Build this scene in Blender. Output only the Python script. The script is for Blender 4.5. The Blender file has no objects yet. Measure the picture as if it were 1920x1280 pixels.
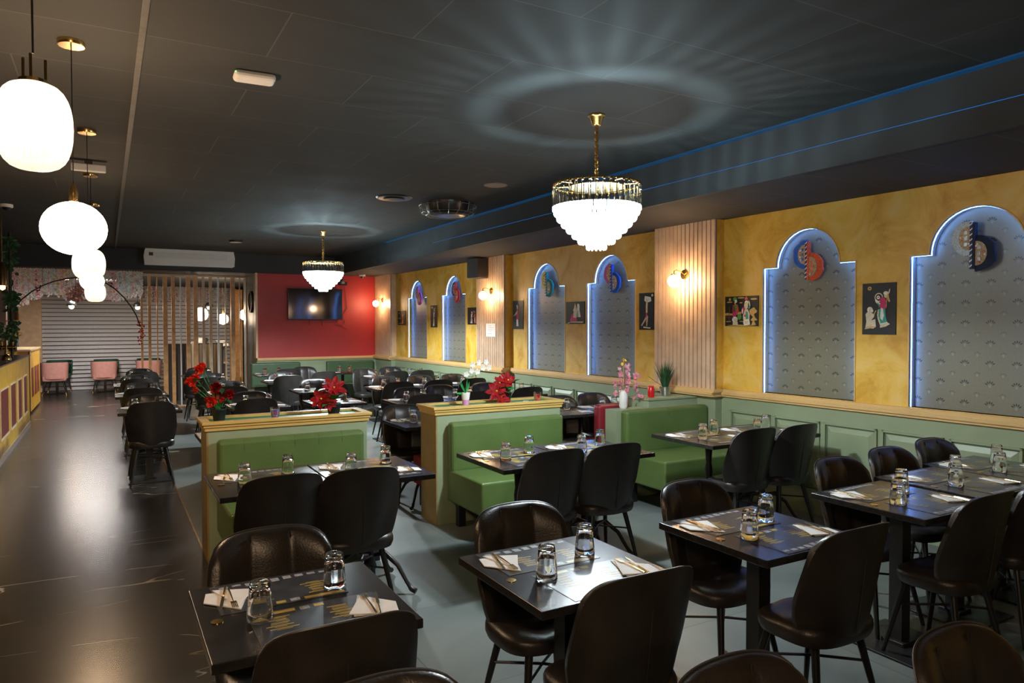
import bpy, math, random
from mathutils import Vector, Matrix
R = random.Random(7)
sc = bpy.context.scene
COL = sc.collection
PI = math.pi
# ---------------------------------------------------------------- camera, world, exposure
cd = bpy.data.cameras.new('camera'); cam = bpy.data.objects.new('camera', cd); COL.objects.link(cam)
cd.sensor_width = 36; cd.lens = 36*1336.8/1920; cd.clip_start = .05
cam.location = (0, 0, 1.65)
_p, _t, _r = .5178, -.02387, -.0017
_F = Vector((math.sin(_p)*math.cos(_t), math.cos(_p)*math.cos(_t), math.sin(_t)))
_R = Vector((math.cos(_p), -math.sin(_p), 0)); _U = _R.cross(_F)
_R2 = _R*math.cos(_r)+_U*math.sin(_r); _U2 = _U*math.cos(_r)-_R*math.sin(_r)
cam.rotation_euler = Matrix((_R2, _U2, -_F)).transposed().to_euler()
sc.camera = cam
sc.view_settings.view_transform = 'Standard'; sc.view_settings.look = 'None'
sc.view_settings.exposure = 0.0; sc.view_settings.gamma = 1
sc.view_settings.use_curve_mapping = False
w = bpy.data.worlds.new('world'); sc.world = w; w.use_nodes = True
w.node_tree.nodes['Background'].inputs[0].default_value = (.5, .6, .7, 1)
w.node_tree.nodes['Background'].inputs[1].default_value = 0.0
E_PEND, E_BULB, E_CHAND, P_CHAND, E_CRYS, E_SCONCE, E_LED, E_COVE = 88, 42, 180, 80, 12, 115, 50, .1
# ---------------------------------------------------------------- materials
MATS = {}
def nt(name):
    m = bpy.data.materials.new(name); m.use_nodes = True; n = m.node_tree
    return m, n, n.nodes['Principled BSDF']
def lin(c):
    return tuple(((x/255+.055)/1.055)**2.4 if x > 10 else x/255/12.92 for x in c)
def P(name, col, rough=.5, metal=0, spec=.5, noise=0, scale=20, bump=0, bscale=60, emit=None, es=0, coat=0, trans=0):
    """procedural principled: colour varied by noise, optional bump"""
    if name in MATS: return MATS[name]
    m, n, b = nt(name)
    b.inputs['Base Color'].default_value = (*col, 1); b.inputs['Roughness'].default_value = rough
    b.inputs['Metallic'].default_value = metal; b.inputs['Specular IOR Level'].default_value = spec
    b.inputs['Coat Weight'].default_value = coat; b.inputs['Transmission Weight'].default_value = trans
    tc = n.nodes.new('ShaderNodeTexCoord')
    if noise:
        t = n.nodes.new('ShaderNodeTexNoise'); t.inputs['Scale'].default_value = scale; t.inputs['Detail'].default_value = 5
        n.links.new(tc.outputs['Object'], t.inputs['Vector'])
        r = n.nodes.new('ShaderNodeValToRGB'); e = r.color_ramp.elements
        e[0].position = .3; e[1].position = .7
        e[0].color = (*[x*(1-noise) for x in col], 1); e[1].color = (*[min(1, x*(1+noise)) for x in col], 1)
        n.links.new(t.outputs['Fac'], r.inputs['Fac']); n.links.new(r.outputs['Color'], b.inputs['Base Color'])
    if bump:
        t = n.nodes.new('ShaderNodeTexNoise'); t.inputs['Scale'].default_value = bscale
        n.links.new(tc.outputs['Object'], t.inputs['Vector'])
        u = n.nodes.new('ShaderNodeBump'); u.inputs['Strength'].default_value = bump; u.inputs['Distance'].default_value = .01
        n.links.new(t.outputs['Fac'], u.inputs['Height']); n.links.new(u.outputs['Normal'], b.inputs['Normal'])
    if emit:
        b.inputs['Emission Color'].default_value = (*emit, 1); b.inputs['Emission Strength'].default_value = es
    MATS[name] = m
    return m
def EM(name, col, s, base=(.8, .8, .8)):
    return P(name, base, .5, emit=col, es=s)
leather = P('black_brown_leather', (.022, .019, .017), .36, noise=.25, scale=8, bump=.12, bscale=140)
seamM = P('leather_piping', (.035, .032, .03), .4)
legM = P('black_metal', (.012, .012, .013), .35, noise=.1)
tableM = P('black_wood_tabletop', (.017, .016, .016), .24, noise=.3, scale=30, bump=.03, bscale=90)
gold = P('brass', (.72, .48, .18), .22, 1, noise=.05)
goldtrim = P('gold_painted_moulding', (.58, .38, .11), .45, noise=.05, scale=3)
woodtrim = P('pale_wood_moulding', (.64, .42, .17), .45, noise=.06, scale=3)
sage = P('sage_green_paint', (.27, .325, .20), .42, noise=.05, scale=4)
sagedk = P('sage_green_groove', (.10, .145, .085), .6, noise=.05)
boothg = P('green_vinyl', (.095, .15, .043), .36, noise=.12, scale=5, bump=.1, bscale=30)
boothdk = P('dark_green_vinyl', (.05, .10, .04), .4, noise=.12, scale=5, bump=.1, bscale=30)
boothr = P('red_vinyl', (.25, .02, .03), .38, noise=.12, scale=5, bump=.1, bscale=30)
felt = P('green_top', (.01, .22, .09), .5, noise=.1)
endM = P('ochre_warm_lit_end', (.30, .21, .075), .45, noise=.15, scale=9)  # end face ochre: gold plus warm lamp light on sage, put into colour
white = P('white_plastic', (.75, .73, .7), .4, noise=.03)
whitepaper = P('white_paper', (.82, .8, .78), .7, noise=.04)
blackpl = P('black_plastic', (.012, .012, .012), .35, noise=.1)
greymetal = P('brushed_steel', (.6, .58, .55), .3, 1, noise=.06)
redpaint = P('red_wall_paint', (.40, .022, .018), .5, noise=.12, scale=1.5)
darkceil = P('dark_plain_paint', (.026, .029, .031), .7, noise=.1, scale=3)
leafM = P('green_leaf', (.02, .22, .05), .5, spec=.3, noise=.4, scale=25)
leafdk = P('dark_green_leaf', (.02, .075, .025), .5, noise=.4, scale=25)
redpet = P('red_petal', (.26, .004, .007), .6, spec=.2, noise=.35, scale=30)
orred = P('orange_red_petal', (.62, .03, .014), .6, spec=.2, noise=.3, scale=30)
pinkpet = P('pink_petal', (.75, .25, .33), .5, noise=.35, scale=30)
whitepet = P('white_petal', (.62, .58, .54), .6, spec=.2, noise=.08, scale=30)
yellowM = P('yellow_petal', (.8, .5, .05), .5, noise=.2)
potM = P('black_pot', (.012, .012, .013), .5, noise=.1)
wood = P('orange_oak', (.70, .35, .12), .4, noise=.2, scale=9)
woodpale = P('pale_oak', (.66, .46, .28), .4, noise=.15, scale=9)
def stucco():
    m, n, b = nt('yellow_ochre_stucco'); MATS['stucco'] = m
    tc = n.nodes.new('ShaderNodeTexCoord'); t = n.nodes.new('ShaderNodeTexNoise')
    t.inputs['Scale'].default_value = 2.6; t.inputs['Detail'].default_value = 10; t.inputs['Roughness'].default_value = .68; t.inputs['Distortion'].default_value = .9
    r = n.nodes.new('ShaderNodeValToRGB'); e = r.color_ramp.elements
    e[0].position = .34; e[0].color = (.55, .26, .014, 1); e[1].position = .72; e[1].color = (.78, .55, .20, 1)
    x = r.color_ramp.elements.new(.52); x.color = (.72, .43, .06, 1)
    n.links.new(tc.outputs['Object'], t.inputs['Vector']); n.links.new(t.outputs['Fac'], r.inputs['Fac']); n.links.new(r.outputs['Color'], b.inputs['Base Color'])
    u = n.nodes.new('ShaderNodeBump'); u.inputs['Strength'].default_value = .25; u.inputs['Distance'].default_value = .01
    n.links.new(t.outputs['Fac'], u.inputs['Height']); n.links.new(u.outputs['Normal'], b.inputs['Normal'])
    b.inputs['Roughness'].default_value = .5
    return m
stuccoM = stucco()
def tiles(name, c1, c2, grout, bw, bh, mortar, off, ox, oy, rough, veins=False, nscale=1.5, bump=.3, rot=True, detail=6, spec=.5):
    """tile grid on object coordinates; long side along y when rot"""
    m, n, b = nt(name); L = n.links.new
    tc = n.nodes.new('ShaderNodeTexCoord'); mp = n.nodes.new('ShaderNodeMapping')
    mp.inputs['Location'].default_value = (ox, oy, 0)
    if rot: mp.inputs['Rotation'].default_value = (0, 0, PI/2)
    L(tc.outputs['Object'], mp.inputs['Vector'])
    br = n.nodes.new('ShaderNodeTexBrick'); br.offset = off; br.inputs['Scale'].default_value = 1
    br.inputs['Brick Width'].default_value = bw; br.inputs['Row Height'].default_value = bh
    br.inputs['Mortar Size'].default_value = mortar; br.inputs['Mortar Smooth'].default_value = .2
    br.inputs['Color1'].default_value = (1, 1, 1, 1); br.inputs['Color2'].default_value = (.86, .86, .86, 1); br.inputs['Mortar'].default_value = (0, 0, 0, 1)
    L(mp.outputs['Vector'], br.inputs['Vector'])
    t = n.nodes.new('ShaderNodeTexNoise'); t.inputs['Scale'].default_value = nscale; t.inputs['Detail'].default_value = detail; t.inputs['Distortion'].default_value = .6
    L(tc.outputs['Object'], t.inputs['Vector'])
    r = n.nodes.new('ShaderNodeValToRGB'); r.color_ramp.elements[0].position = .3; r.color_ramp.elements[1].position = .7
    r.color_ramp.elements[0].color = (*c1, 1); r.color_ramp.elements[1].color = (*c2, 1)
    L(t.outputs['Fac'], r.inputs['Fac'])
    colr = r.outputs['Color']
    if veins:
        mv = n.nodes.new('ShaderNodeMapping'); mv.inputs['Rotation'].default_value = (0, 0, -.25); mv.inputs['Scale'].default_value = (.55, 2.6, 1)
        L(tc.outputs['Object'], mv.inputs['Vector'])
        v = n.nodes.new('ShaderNodeTexNoise'); v.inputs['Scale'].default_value = .75; v.inputs['Detail'].default_value = 3; v.inputs['Roughness'].default_value = .35; v.inputs['Distortion'].default_value = .35
        L(mv.outputs['Vector'], v.inputs['Vector'])
        a = n.nodes.new('ShaderNodeMath'); a.operation = 'SUBTRACT'; a.inputs[1].default_value = .5; L(v.outputs['Fac'], a.inputs[0])
        a2 = n.nodes.new('ShaderNodeMath'); a2.operation = 'ABSOLUTE'; L(a.outputs[0], a2.inputs[0])
        a3 = n.nodes.new('ShaderNodeMapRange'); a3.inputs[1].default_value = .0012; a3.inputs[2].default_value = .0035; a3.inputs[3].default_value = 1; a3.inputs[4].default_value = 0
        L(a2.outputs[0], a3.inputs[0])
        g = n.nodes.new('ShaderNodeTexNoise'); g.inputs['Scale'].default_value = 2.5; L(tc.outputs['Object'], g.inputs['Vector'])
        g2 = n.nodes.new('ShaderNodeMapRange'); g2.inputs[1].default_value = .45; g2.inputs[2].default_value = .6; L(g.outputs['Fac'], g2.inputs[0])
        mu = n.nodes.new('ShaderNodeMath'); mu.operation = 'MULTIPLY'; L(a3.outputs[0], mu.inputs[0]); L(g2.outputs[0], mu.inputs[1])
        mx = n.nodes.new('ShaderNodeMix'); mx.data_type = 'RGBA'; L(mu.outputs[0], mx.inputs[0]); L(colr, mx.inputs[6]); mx.inputs[7].default_value = (.42, .36, .28, 1)
        colr = mx.outputs[2]
    ml = n.nodes.new('ShaderNodeMix'); ml.data_type = 'RGBA'; ml.blend_type = 'MULTIPLY'; ml.inputs[0].default_value = 1
    L(colr, ml.inputs[6]); L(br.outputs['Color'], ml.inputs[7])
    mg = n.nodes.new('ShaderNodeMix'); mg.data_type = 'RGBA'; L(br.outputs['Fac'], mg.inputs[0]); L(ml.outputs[2], mg.inputs[6]); mg.inputs[7].default_value = (*grout, 1)
    L(mg.outputs[2], b.inputs['Base Color'])
    u = n.nodes.new('ShaderNodeBump'); u.invert = True; u.inputs['Strength'].default_value = bump; u.inputs['Distance'].default_value = .004
    L(br.outputs['Fac'], u.inputs['Height']); L(u.outputs['Normal'], b.inputs['Normal'])
    rr = n.nodes.new('ShaderNodeMapRange'); rr.inputs[3].default_value = rough*(.85 if not veins else 1); rr.inputs[4].default_value = rough*(1.2 if not veins else 1.02)
    L(t.outputs['Fac'], rr.inputs[0]); L(rr.outputs[0], b.inputs['Roughness'])
    b.inputs['Specular IOR Level'].default_value = spec
    return m
marbleM = tiles('black_marble_tile', (.020, .018, .016), (.036, .032, .028), (.006, .005, .005), 1.2, .6, .0022, .5, 0, .02, .27, True, spec=1.0)
greyM = tiles('grey_stone_tile', (.10, .115, .11), (.20, .215, .20), (.055, .06, .058), .96, .96, .0022, 0, .95, .6, .38, nscale=1.4, rot=True, detail=9)
ceilM = tiles('black_ceiling_tile', (.026, .027, .026), (.040, .041, .040), (.075, .075, .07), 1.155, .6, .004, .5, -.17, .3, .8, nscale=2, rot=False)
def glassmix(name, tint=(1, 1, 1), gl=.12, rough=.02):
    m = bpy.data.materials.new(name); m.use_nodes = True; n = m.node_tree; n.nodes.clear(); L = n.links.new
    o = n.nodes.new('ShaderNodeOutputMaterial'); tr = n.nodes.new('ShaderNodeBsdfTransparent'); tr.inputs[0].default_value = (*tint, 1)
    g = n.nodes.new('ShaderNodeBsdfGlossy'); g.inputs['Roughness'].default_value = rough; g.inputs[0].default_value = (1, 1, 1, 1)
    lw = n.nodes.new('ShaderNodeLayerWeight'); lw.inputs[0].default_value = .35
    mr = n.nodes.new('ShaderNodeMapRange'); mr.inputs[3].default_value = gl; mr.inputs[4].default_value = .85; L(lw.outputs['Facing'], mr.inputs[0])
    mx = n.nodes.new('ShaderNodeMixShader'); L(mr.outputs[0], mx.inputs[0]); L(tr.outputs[0], mx.inputs[1]); L(g.outputs[0], mx.inputs[2]); L(mx.outputs[0], o.inputs[0])
    return m
glassM = glassmix('clear_glass', (.97, .98, .98), .13)
baseM = glassmix('thick_glass_base', (.85, .88, .9), .30, .06)
def tumbler():
    m, n, b = nt('pressed_glass'); b.inputs['Transmission Weight'].default_value = 1; b.inputs['Roughness'].default_value = .0
    b.inputs['Base Color'].default_value = (.97, .98, .98, 1); b.inputs['IOR'].default_value = 1.48
    return m
tumblerM = tumbler()
def crystalmat():
    m, n, b = nt('clear_crystal'); b.inputs['Transmission Weight'].default_value = 1; b.inputs['Roughness'].default_value = .03
    b.inputs['Base Color'].default_value = (.9, .95, 1, 1); b.inputs['IOR'].default_value = 1.5
    return m
crystalM = crystalmat()
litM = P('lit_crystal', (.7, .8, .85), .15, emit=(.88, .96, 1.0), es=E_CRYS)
def ribglass():
    m = bpy.data.materials.new('ribbed_glass'); m.use_nodes = True; n = m.node_tree; n.nodes.clear(); L = n.links.new
    o = n.nodes.new('ShaderNodeOutputMaterial'); tr = n.nodes.new('ShaderNodeBsdfTransparent'); tr.inputs[0].default_value = (1, .93, .85, 1)
    tl = n.nodes.new('ShaderNodeBsdfTranslucent'); tl.inputs[0].default_value = (.95, .86, .78, 1)
    g = n.nodes.new('ShaderNodeBsdfGlossy'); g.inputs['Roughness'].default_value = .1
    a = n.nodes.new('ShaderNodeMixShader'); a.inputs[0].default_value = .5; L(tr.outputs[0], a.inputs[1]); L(tl.outputs[0], a.inputs[2])
    c = n.nodes.new('ShaderNodeMixShader'); c.inputs[0].default_value = .08; L(a.outputs[0], c.inputs[1]); L(g.outputs[0], c.inputs[2]); L(c.outputs[0], o.inputs[0])
    return m
ribM = ribglass()
opalM = EM('lit_opal_glass', (1.0, .67, .40), E_PEND)
bulbM = EM('lit_bulb', (1.0, .80, .62), E_BULB)
sconceM = EM('lit_opal_sconce', (1.0, .66, .36), E_SCONCE)
ledM = EM('led_cold_white', (.13, .33, 1.0), E_LED)
coveM = EM('led_blue', (.0, .28, .85), E_COVE, (.01, .02, .03))
# ---------------------------------------------------------------- mesh helpers
class MB:
    def __init__(s): s.v = []; s.f = []; s.m = []
    def add(s, vs, fs, m=0):
        k = len(s.v); s.v += [tuple(v) for v in vs]; s.f += [tuple(i+k for i in f) for f in fs]; s.m += [m]*len(fs); return s
    def box(s, x0, y0, z0, x1, y1, z1, m=0):
        return s.add([(x0,y0,z0),(x1,y0,z0),(x1,y1,z0),(x0,y1,z0),(x0,y0,z1),(x1,y0,z1),(x1,y1,z1),(x0,y1,z1)],
                     [(0,3,2,1),(4,5,6,7),(0,1,5,4),(1,2,6,5),(2,3,7,6),(3,0,4,7)], m)
    def tube(s, pts, r, n=8, m=0, cap=True):
        pts = [Vector(p) for p in pts]; rs = r if isinstance(r, (list, tuple)) else [r]*len(pts); vs = []
        for i, p in enumerate(pts):
            d = (pts[min(i+1, len(pts)-1)]-pts[max(i-1, 0)]).normalized()
            a = d.cross(Vector((0, 0, 1)) if abs(d.z) < .9 else Vector((1, 0, 0))).normalized(); b = d.cross(a)
            vs += [p+(a*math.cos(2*PI*k/n)+b*math.sin(2*PI*k/n))*rs[i] for k in range(n)]
        fs = [(i*n+k, i*n+(k+1) % n, (i+1)*n+(k+1) % n, (i+1)*n+k) for i in range(len(pts)-1) for k in range(n)]
        if cap: fs += [tuple(range(n))[::-1], tuple((len(pts)-1)*n+k for k in range(n))]
        return s.add(vs, fs, m)
    def lathe(s, prof, n=24, c=(0, 0, 0), m=0, rib=0, ribn=0):
        vs = []
        for r, z in prof:
            for k in range(n):
                a = 2*PI*k/n; q = r*(1+rib*(math.cos(ribn*a) if ribn else 0))
                vs.append((c[0]+q*math.cos(a), c[1]+q*math.sin(a), c[2]+z))
        fs = [(i*n+k, i*n+(k+1) % n, (i+1)*n+(k+1) % n, (i+1)*n+k) for i in range(len(prof)-1) for k in range(n)]
        if prof[0][0] > 1e-5: fs.append(tuple(range(n))[::-1])
        if prof[-1][0] > 1e-5: fs.append(tuple((len(prof)-1)*n+k for k in range(n)))
        return s.add(vs, fs, m)
    def prism(s, poly, y0, y1, m=0):
        """polygon in (x,z), extruded along y"""
        n = len(poly)
        return s.add([(x, y0, z) for x, z in poly]+[(x, y1, z) for x, z in poly],
                     [tuple(range(n)), tuple(range(2*n-1, n-1, -1))]+[(i, (i+1) % n, n+(i+1) % n, n+i) for i in range(n)], m)
    def slab(s, poly, z0, z1, m=0):
        n = len(poly)
        return s.add([(x, y, z0) for x, y in poly]+[(x, y, z1) for x, y in poly],
                     [tuple(range(n))[::-1], tuple(range(n, 2*n))]+[(i, (i+1) % n, n+(i+1) % n, n+i) for i in range(n)], m)
    def petal(s, base, d, up, L, W, m=0, curl=.2):
        """leaf or petal, a curved diamond with thickness from the two-sided fold"""
        d = Vector(d).normalized(); up = Vector(up); sd = d.cross(up)
        if sd.length < 1e-4: sd = d.cross(Vector((1, 0, 0)))
        sd.normalize(); nn = sd.cross(d); b = Vector(base)
        p = [b, b+d*L*.35+sd*W*.42+nn*L*curl*.5, b+d*L*.7+sd*W*.4+nn*L*curl*.5, b+d*L-nn*L*curl*.3, b+d*L*.7-sd*W*.4+nn*L*curl*.5, b+d*L*.35-sd*W*.42+nn*L*curl*.5, b+d*L*.5+nn*L*curl*.2]
        s.add(p, [(0, 1, 6), (1, 2, 6), (2, 3, 6), (3, 4, 6), (4, 5, 6), (5, 0, 6)], m); return s
    def build(s, name, mats, parent=None, smooth=False, loc=None, bevel=0):
        me = bpy.data.meshes.new(name); me.from_pydata(s.v, [], s.f)
        if not isinstance(mats, (list, tuple)): mats = [mats]
        for x in mats: me.materials.append(x)
        me.polygons.foreach_set('material_index', s.m)
        if smooth: me.polygons.foreach_set('use_smooth', [True]*len(s.f))
        me.update(); o = bpy.data.objects.new(name, me); COL.objects.link(o)
        if parent: o.parent = parent
        if loc: o.location = loc
        if bevel:
            b = o.modifiers.new('bevel', 'BEVEL'); b.width = bevel; b.segments = 3; b.limit_method = 'ANGLE'
        if smooth:
            try:
                e = o.modifiers.new('split', 'EDGE_SPLIT'); e.split_angle = math.radians(50)
            except Exception: pass
        return o
def tag(o, label, cat, group=None):
    o['label'] = label; o['category'] = cat
    if group: o['group'] = group
    return o
def thing(name, label, cat, loc=(0, 0, 0), rz=0, group=None):
    o = bpy.data.objects.new(name, None); COL.objects.link(o); o.location = loc; o.rotation_euler = (0, 0, rz); o.empty_display_size = .1
    return tag(o, label, cat, group)
def struct(name, mb, m, **k):
    o = mb.build(name, m, **k); o['kind'] = 'structure'; return o
def cp(o, parent=None):
    c = o.copy(); COL.objects.link(c)
    if parent: c.parent = parent
    for ch in list(o.children): cp(ch, c)
    return c
USED = set()
def place(proto, loc, rz, label, group=None):
    """first use moves the prototype itself, later ones copy it"""
    o = proto if proto.name not in USED else cp(proto)
    USED.add(o.name); o.location = loc; o.rotation_euler = (0, 0, rz); o['label'] = label
    if group: o['group'] = group
    return o
# right wall frame: u runs to the viewer's right along the wall, off = out of the wall, z up
WROT = math.atan2(-1, .018)
def WP(y, off, z): return Vector((5.42-.018*y-off*.99984, y-off*.018, z))
# ================================================================ THE ROOM
HM, HS = 3.05, 2.68
struct('floor', MB().box(.6, -4, -.1, 5.6, 16.2, 0), greyM)
f2 = struct('floor', MB().box(-3.6, -4, -.1, .6, 22, 0), marbleM)
struct('floor', MB().box(.6, 16.2, -.1, 4.2, 22, 0), marbleM)
struct('trim_1', MB().box(.592, -4, 0, .604, 15.9, .003), gold)
struct('ceiling', MB().box(-3.6, -4, HM, 4.17, 14.8, HM+.1), ceilM)
struct('ceiling', MB().box(4.17, -4, HS, 5.7, 14.8, HS+.1), ceilM)
struct('ceiling', MB().box(-3.6, 14.82, HS-.005, 5.7, 22, HS+.1), darkceil)
struct('trim_2', MB().box(-3.6, 14.8, HS-.005, 4.17, 14.9, HM), darkceil)
struct('trim_3', MB().box(.155, -4, HM-.012, .185, 14.8, HM+.01), P('grey_ceiling_bar', (.07, .068, .06), .5, noise=.2))
# ceiling drop beside the soffit: vertical face with two faint blue led lines
struct('trim_4', MB().box(4.17, -4, HS, 4.2, 14.8, HM), darkceil)
struct('trim_5', MB().box(4.13, -4, HS-.005, 4.17, 14.8, 2.83), darkceil)
tag(MB().box(4.115, -4, HM-.012, 4.168, 11.6, HM-.002).build('led_strip', coveM), 'thin blue light line running along the top edge of the ceiling drop', 'light strip')
tag(MB().box(4.14, -4, 2.832, 4.152, 9.6, 2.836).build('led_strip', EM('led_blue_dim', (.0, .22, .8), .7, (.01, .02, .03))), 'dim blue light line lower on the ceiling drop, above the soffit', 'light strip')
struct('wall_front', MB().box(-3.6, -4.1, 0, 5.7, -4, HM), darkceil)
struct('wall_left', MB().box(-3.7, -4, 0, -3.6, 22, HM), P('dark_brown_wall', (.05, .04, .035), .6, noise=.1))
struct('wall_back', MB().box(-3.6, 22, 0, 5.7, 22.1, HM), darkceil)
# red wall and the return beside the slat screen
struct('wall_red', MB().box(2.6, 14.8, .97, 5.3, 14.95, HS), redpaint)
rl = MB().box(2.6, 14.8, 0, 5.3, 14.95, .93)
for i in range(5):
    x = 2.75+i*.5; rl.box(x, 14.785, .3, x+.44, 14.8, .8); rl.box(x+.03, 14.775, .33, x+.41, 14.786, .77)
struct('trim_6', rl, sage)
struct('trim_7', MB().box(2.6, 14.76, .93, 5.3, 14.95, .99).box(2.6, 14.74, .95, 5.3, 14.8, .975), woodtrim, bevel=.006)
struct('wall_return', MB().box(2.6, 14.95, 0, 2.75, 16.3, HS), P('blue_grey_paint', (.22, .27, .29), .35, noise=.1))
struct('trim_8', MB().box(2.58, 14.78, .99, 2.62, 14.97, HS), woodpale)
# ---- right wall with arched holes (curve filled with holes, turned into a mesh)
NC = [2.78, 4.165, 6.905, 8.315, 11.2, 12.78]; NW = .465; ZB, ZS, AR = 1.012, 2.165, .32
def arch(off=0., n=20):
    p = [(-NW-off, ZB-off*0), (NW+off, ZB-off*0), (NW+off, ZS+off), (AR+off, ZS+off)]
    p += [((AR+off)*math.cos(PI*k/n), ZS+off*0+(AR+off)*math.sin(PI*k/n)) for k in range(1, n)]
    return p+[(-AR-off, ZS+off), (-NW-off, ZS+off)]
def fill_holes(name, outer, holes, ext):
    c = bpy.data.curves.new(name, 'CURVE'); c.dimensions = '2D'; c.fill_mode = 'BOTH'; c.extrude = ext
    for poly in [outer]+holes:
        s = c.splines.new('POLY'); s.points.add(len(poly)-1); s.use_cyclic_u = True
        for i, (x, y) in enumerate(poly): s.points[i].co = (x, y, 0, 1)
    t = bpy.data.objects.new(name, c); COL.objects.link(t)
    bpy.context.view_layer.update()
    me = bpy.data.meshes.new_from_object(t.evaluated_get(bpy.context.evaluated_depsgraph_get()))
    bpy.data.objects.remove(t)
    for v in me.vertices: v.co = (v.co.x, -v.co.z, v.co.y)      # stand it up: (x, depth, z)
    return me
me = fill_holes('wall_right', [(-14.8, .93), (4, .93), (4, 2.69), (-14.8, 2.69)], [[(x-c, z) for x, z in arch()] for c in NC], .035)
me.materials.append(stuccoM); wr = bpy.data.objects.new('wall_right', me); COL.objects.link(wr)
wr.location = WP(0, -.035, 0); wr.rotation_euler = (0, 0, WROT); wr['kind'] = 'structure'
# backing behind niches + lower wall
b = MB().box(-15, .072, 0, 4, .15, 2.7); o = struct('wall_right', b, stuccoM); o.location = WP(0, 0, 0); o.rotation_euler = (0, 0, WROT)
# wallpaper print: fans of small dark drops
paperM = P('olive_silver_wallpaper', (.19, .175, .115), .42, noise=.06, scale=60)
dropM = P('wallpaper_dark_drop', (.03, .032, .028), .4, noise=.1)
lineM = P('wallpaper_light_line', (.31, .31, .25), .35, noise=.1)
def niche_back():
    a = arch(.0); mb = MB()
    mb.prism([(x, z) for x, z in a][::-1], .066, .071, 0)
    def inside(x, z): return (abs(x) < NW-.012 and z < ZS-.012 and z > ZB+.02) or (z >= ZS-.02 and x*x+(z-ZS)**2 < (AR-.02)**2)
    r = 0; z = ZB+.05
    while z < ZS+AR:
        x = -NW+.03+(.085 if r % 2 else 0)
        while x < NW:
            if inside(x, z) and inside(x, z+.03):
                big = r % 2 == 0
                for k in (-2, -1, 0, 1, 2):
                    a2 = k*.52; d = (math.sin(a2), math.cos(a2)); R0 = .028 if big else .02; l = .014 if big else .008; wd = .0055 if big else .002
                    cx, cz = x+d[0]*R0, z+d[1]*R0; px, pz = d[1]*wd, -d[0]*wd
                    if inside(cx, cz+.012):
                        mb.add([(cx-d[0]*l, .0655, cz-d[1]*l), (cx+px, .0655, cz+pz), (cx+d[0]*l*.8, .0655, cz+d[1]*l*.8), (cx-px, .0655, cz-pz)], [(0, 1, 2, 3)], 1)
                        mb.add([(x+.0008, .0656, z-.012), (x+d[0]*.012+.0008, .0656, z+d[1]*.012), (x+d[0]*.012-.0008, .0656, z+d[1]*.012), (x-.0008, .0656, z-.012)], [(0, 1, 2, 3)], 2)
            x += .17
        z += .0725; r += 1
    return mb
def niche_rim():
    a, b2 = arch(0), arch(.010); n = len(a); mb = MB()
    for i in range(1, n):
        j = (i+1) % n
        q = [(*a[i],), (*a[j],), (*b2[j],), (*b2[i],)]
        mb.add([(x, y, z) for y in (-.006, .004) for x, z in q], [(0, 1, 2, 3), (7, 6, 5, 4), (0, 4, 5, 1), (1, 5, 6, 2), (2, 6, 7, 3), (3, 7, 4, 0)])
    return mb
def niche_led():
    a = arch(-.004); n = len(a); mb = MB()
    for i in range(1, n):
        j = (i+1) % n
        mb.add([(a[i][0], .020, a[i][1]), (a[j][0], .020, a[j][1]), (a[j][0], .0255, a[j][1]), (a[i][0], .0255, a[i][1])], [(0, 1, 2, 3)])
    return mb
def niche_reveal():
    a = arch(-.002); n = len(a); mb = MB()
    for i in range(n):
        j = (i+1) % n; mb.add([(a[i][0], .004, a[i][1]), (a[j][0], .004, a[j][1]), (a[j][0], .066, a[j][1]), (a[i][0], .066, a[i][1])], [(0, 1, 2, 3)])
    return mb
NICHE_L = ['nearest and largest arched niche at the right edge of the yellow wall', 'arched lit niche just right of the nearest slatted pillar', 'arched lit niche just left of the nearest slatted pillar, behind the chandelier',
           'arched lit niche just right of the middle slatted pillar', 'arched lit niche just left of the middle slatted pillar', 'farthest arched lit niche, next to the corner pillar']
np_ = thing('arched_niche', '', 'niche'); niche_back().build('back_panel', [paperM, dropM, lineM], np_); niche_rim().build('niche_rim', woodtrim, np_); niche_led().build('led_strip', ledM, np_); niche_reveal().build('reveal', P('pale_blue_led_lining', (.60, .66, .72), .5, noise=.03), np_)  # reveal is an added pale lining that takes up the blue led glow
for c, l in zip(NC, NICHE_L): place(np_, WP(c, 0, 0), WROT, l, 'lit niches along the yellow wall')
# ---- wainscot, rail
wn = MB().box(-14.8, -.02, 0, 4, .07, .935)
y = 2.45-4*.5165
ys = []
while y < 14.2:
    if not any(abs(y+.24-p) < .47+.2 for p in (5.55, 9.7)): ys.append(y)
    y += .5165
for y in ys:
    a, b2 = -(y+.475), -y
    for (x0, z0, x1, z1) in ((a, .2, b2, .215), (a, .795, b2, .81), (a, .2, a+.015, .81), (b2-.015, .2, b2, .81)): wn.box(x0, -.036, z0, x1, -.02, z1, 0)
    wn.add([(a+.03, -.021, .23), (b2-.03, -.021, .23), (b2-.03, -.021, .78), (a+.03, -.021, .78), (a+.07, -.034, .27), (b2-.07, -.034, .27), (b2-.07, -.034, .74), (a+.07, -.034, .74)],
           [(4, 5, 6, 7), (0, 1, 5, 4), (1, 2, 6, 5), (2, 3, 7, 6), (3, 0, 4, 7)], 0)
    wn.box(a+.014, -.023, .212, b2-.014, -.0205, .228, 1); wn.box(a+.014, -.023, .782, b2-.014, -.0205, .796, 1); wn.box(a+.014, -.023, .2, a+.028, -.0205, .8, 1)
o = struct('trim_9', wn, [sage, sagedk]); o.location = WP(0, 0, 0); o.rotation_euler = (0, 0, WROT)
rm = MB()
rails = [(-14.8, -13.87, .13), (-13.87, -10.13, 0), (-10.13, -9.25, .13), (-9.25, -5.99, 0), (-5.99, -5.11, .13), (-5.11, 4, 0)]
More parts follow.
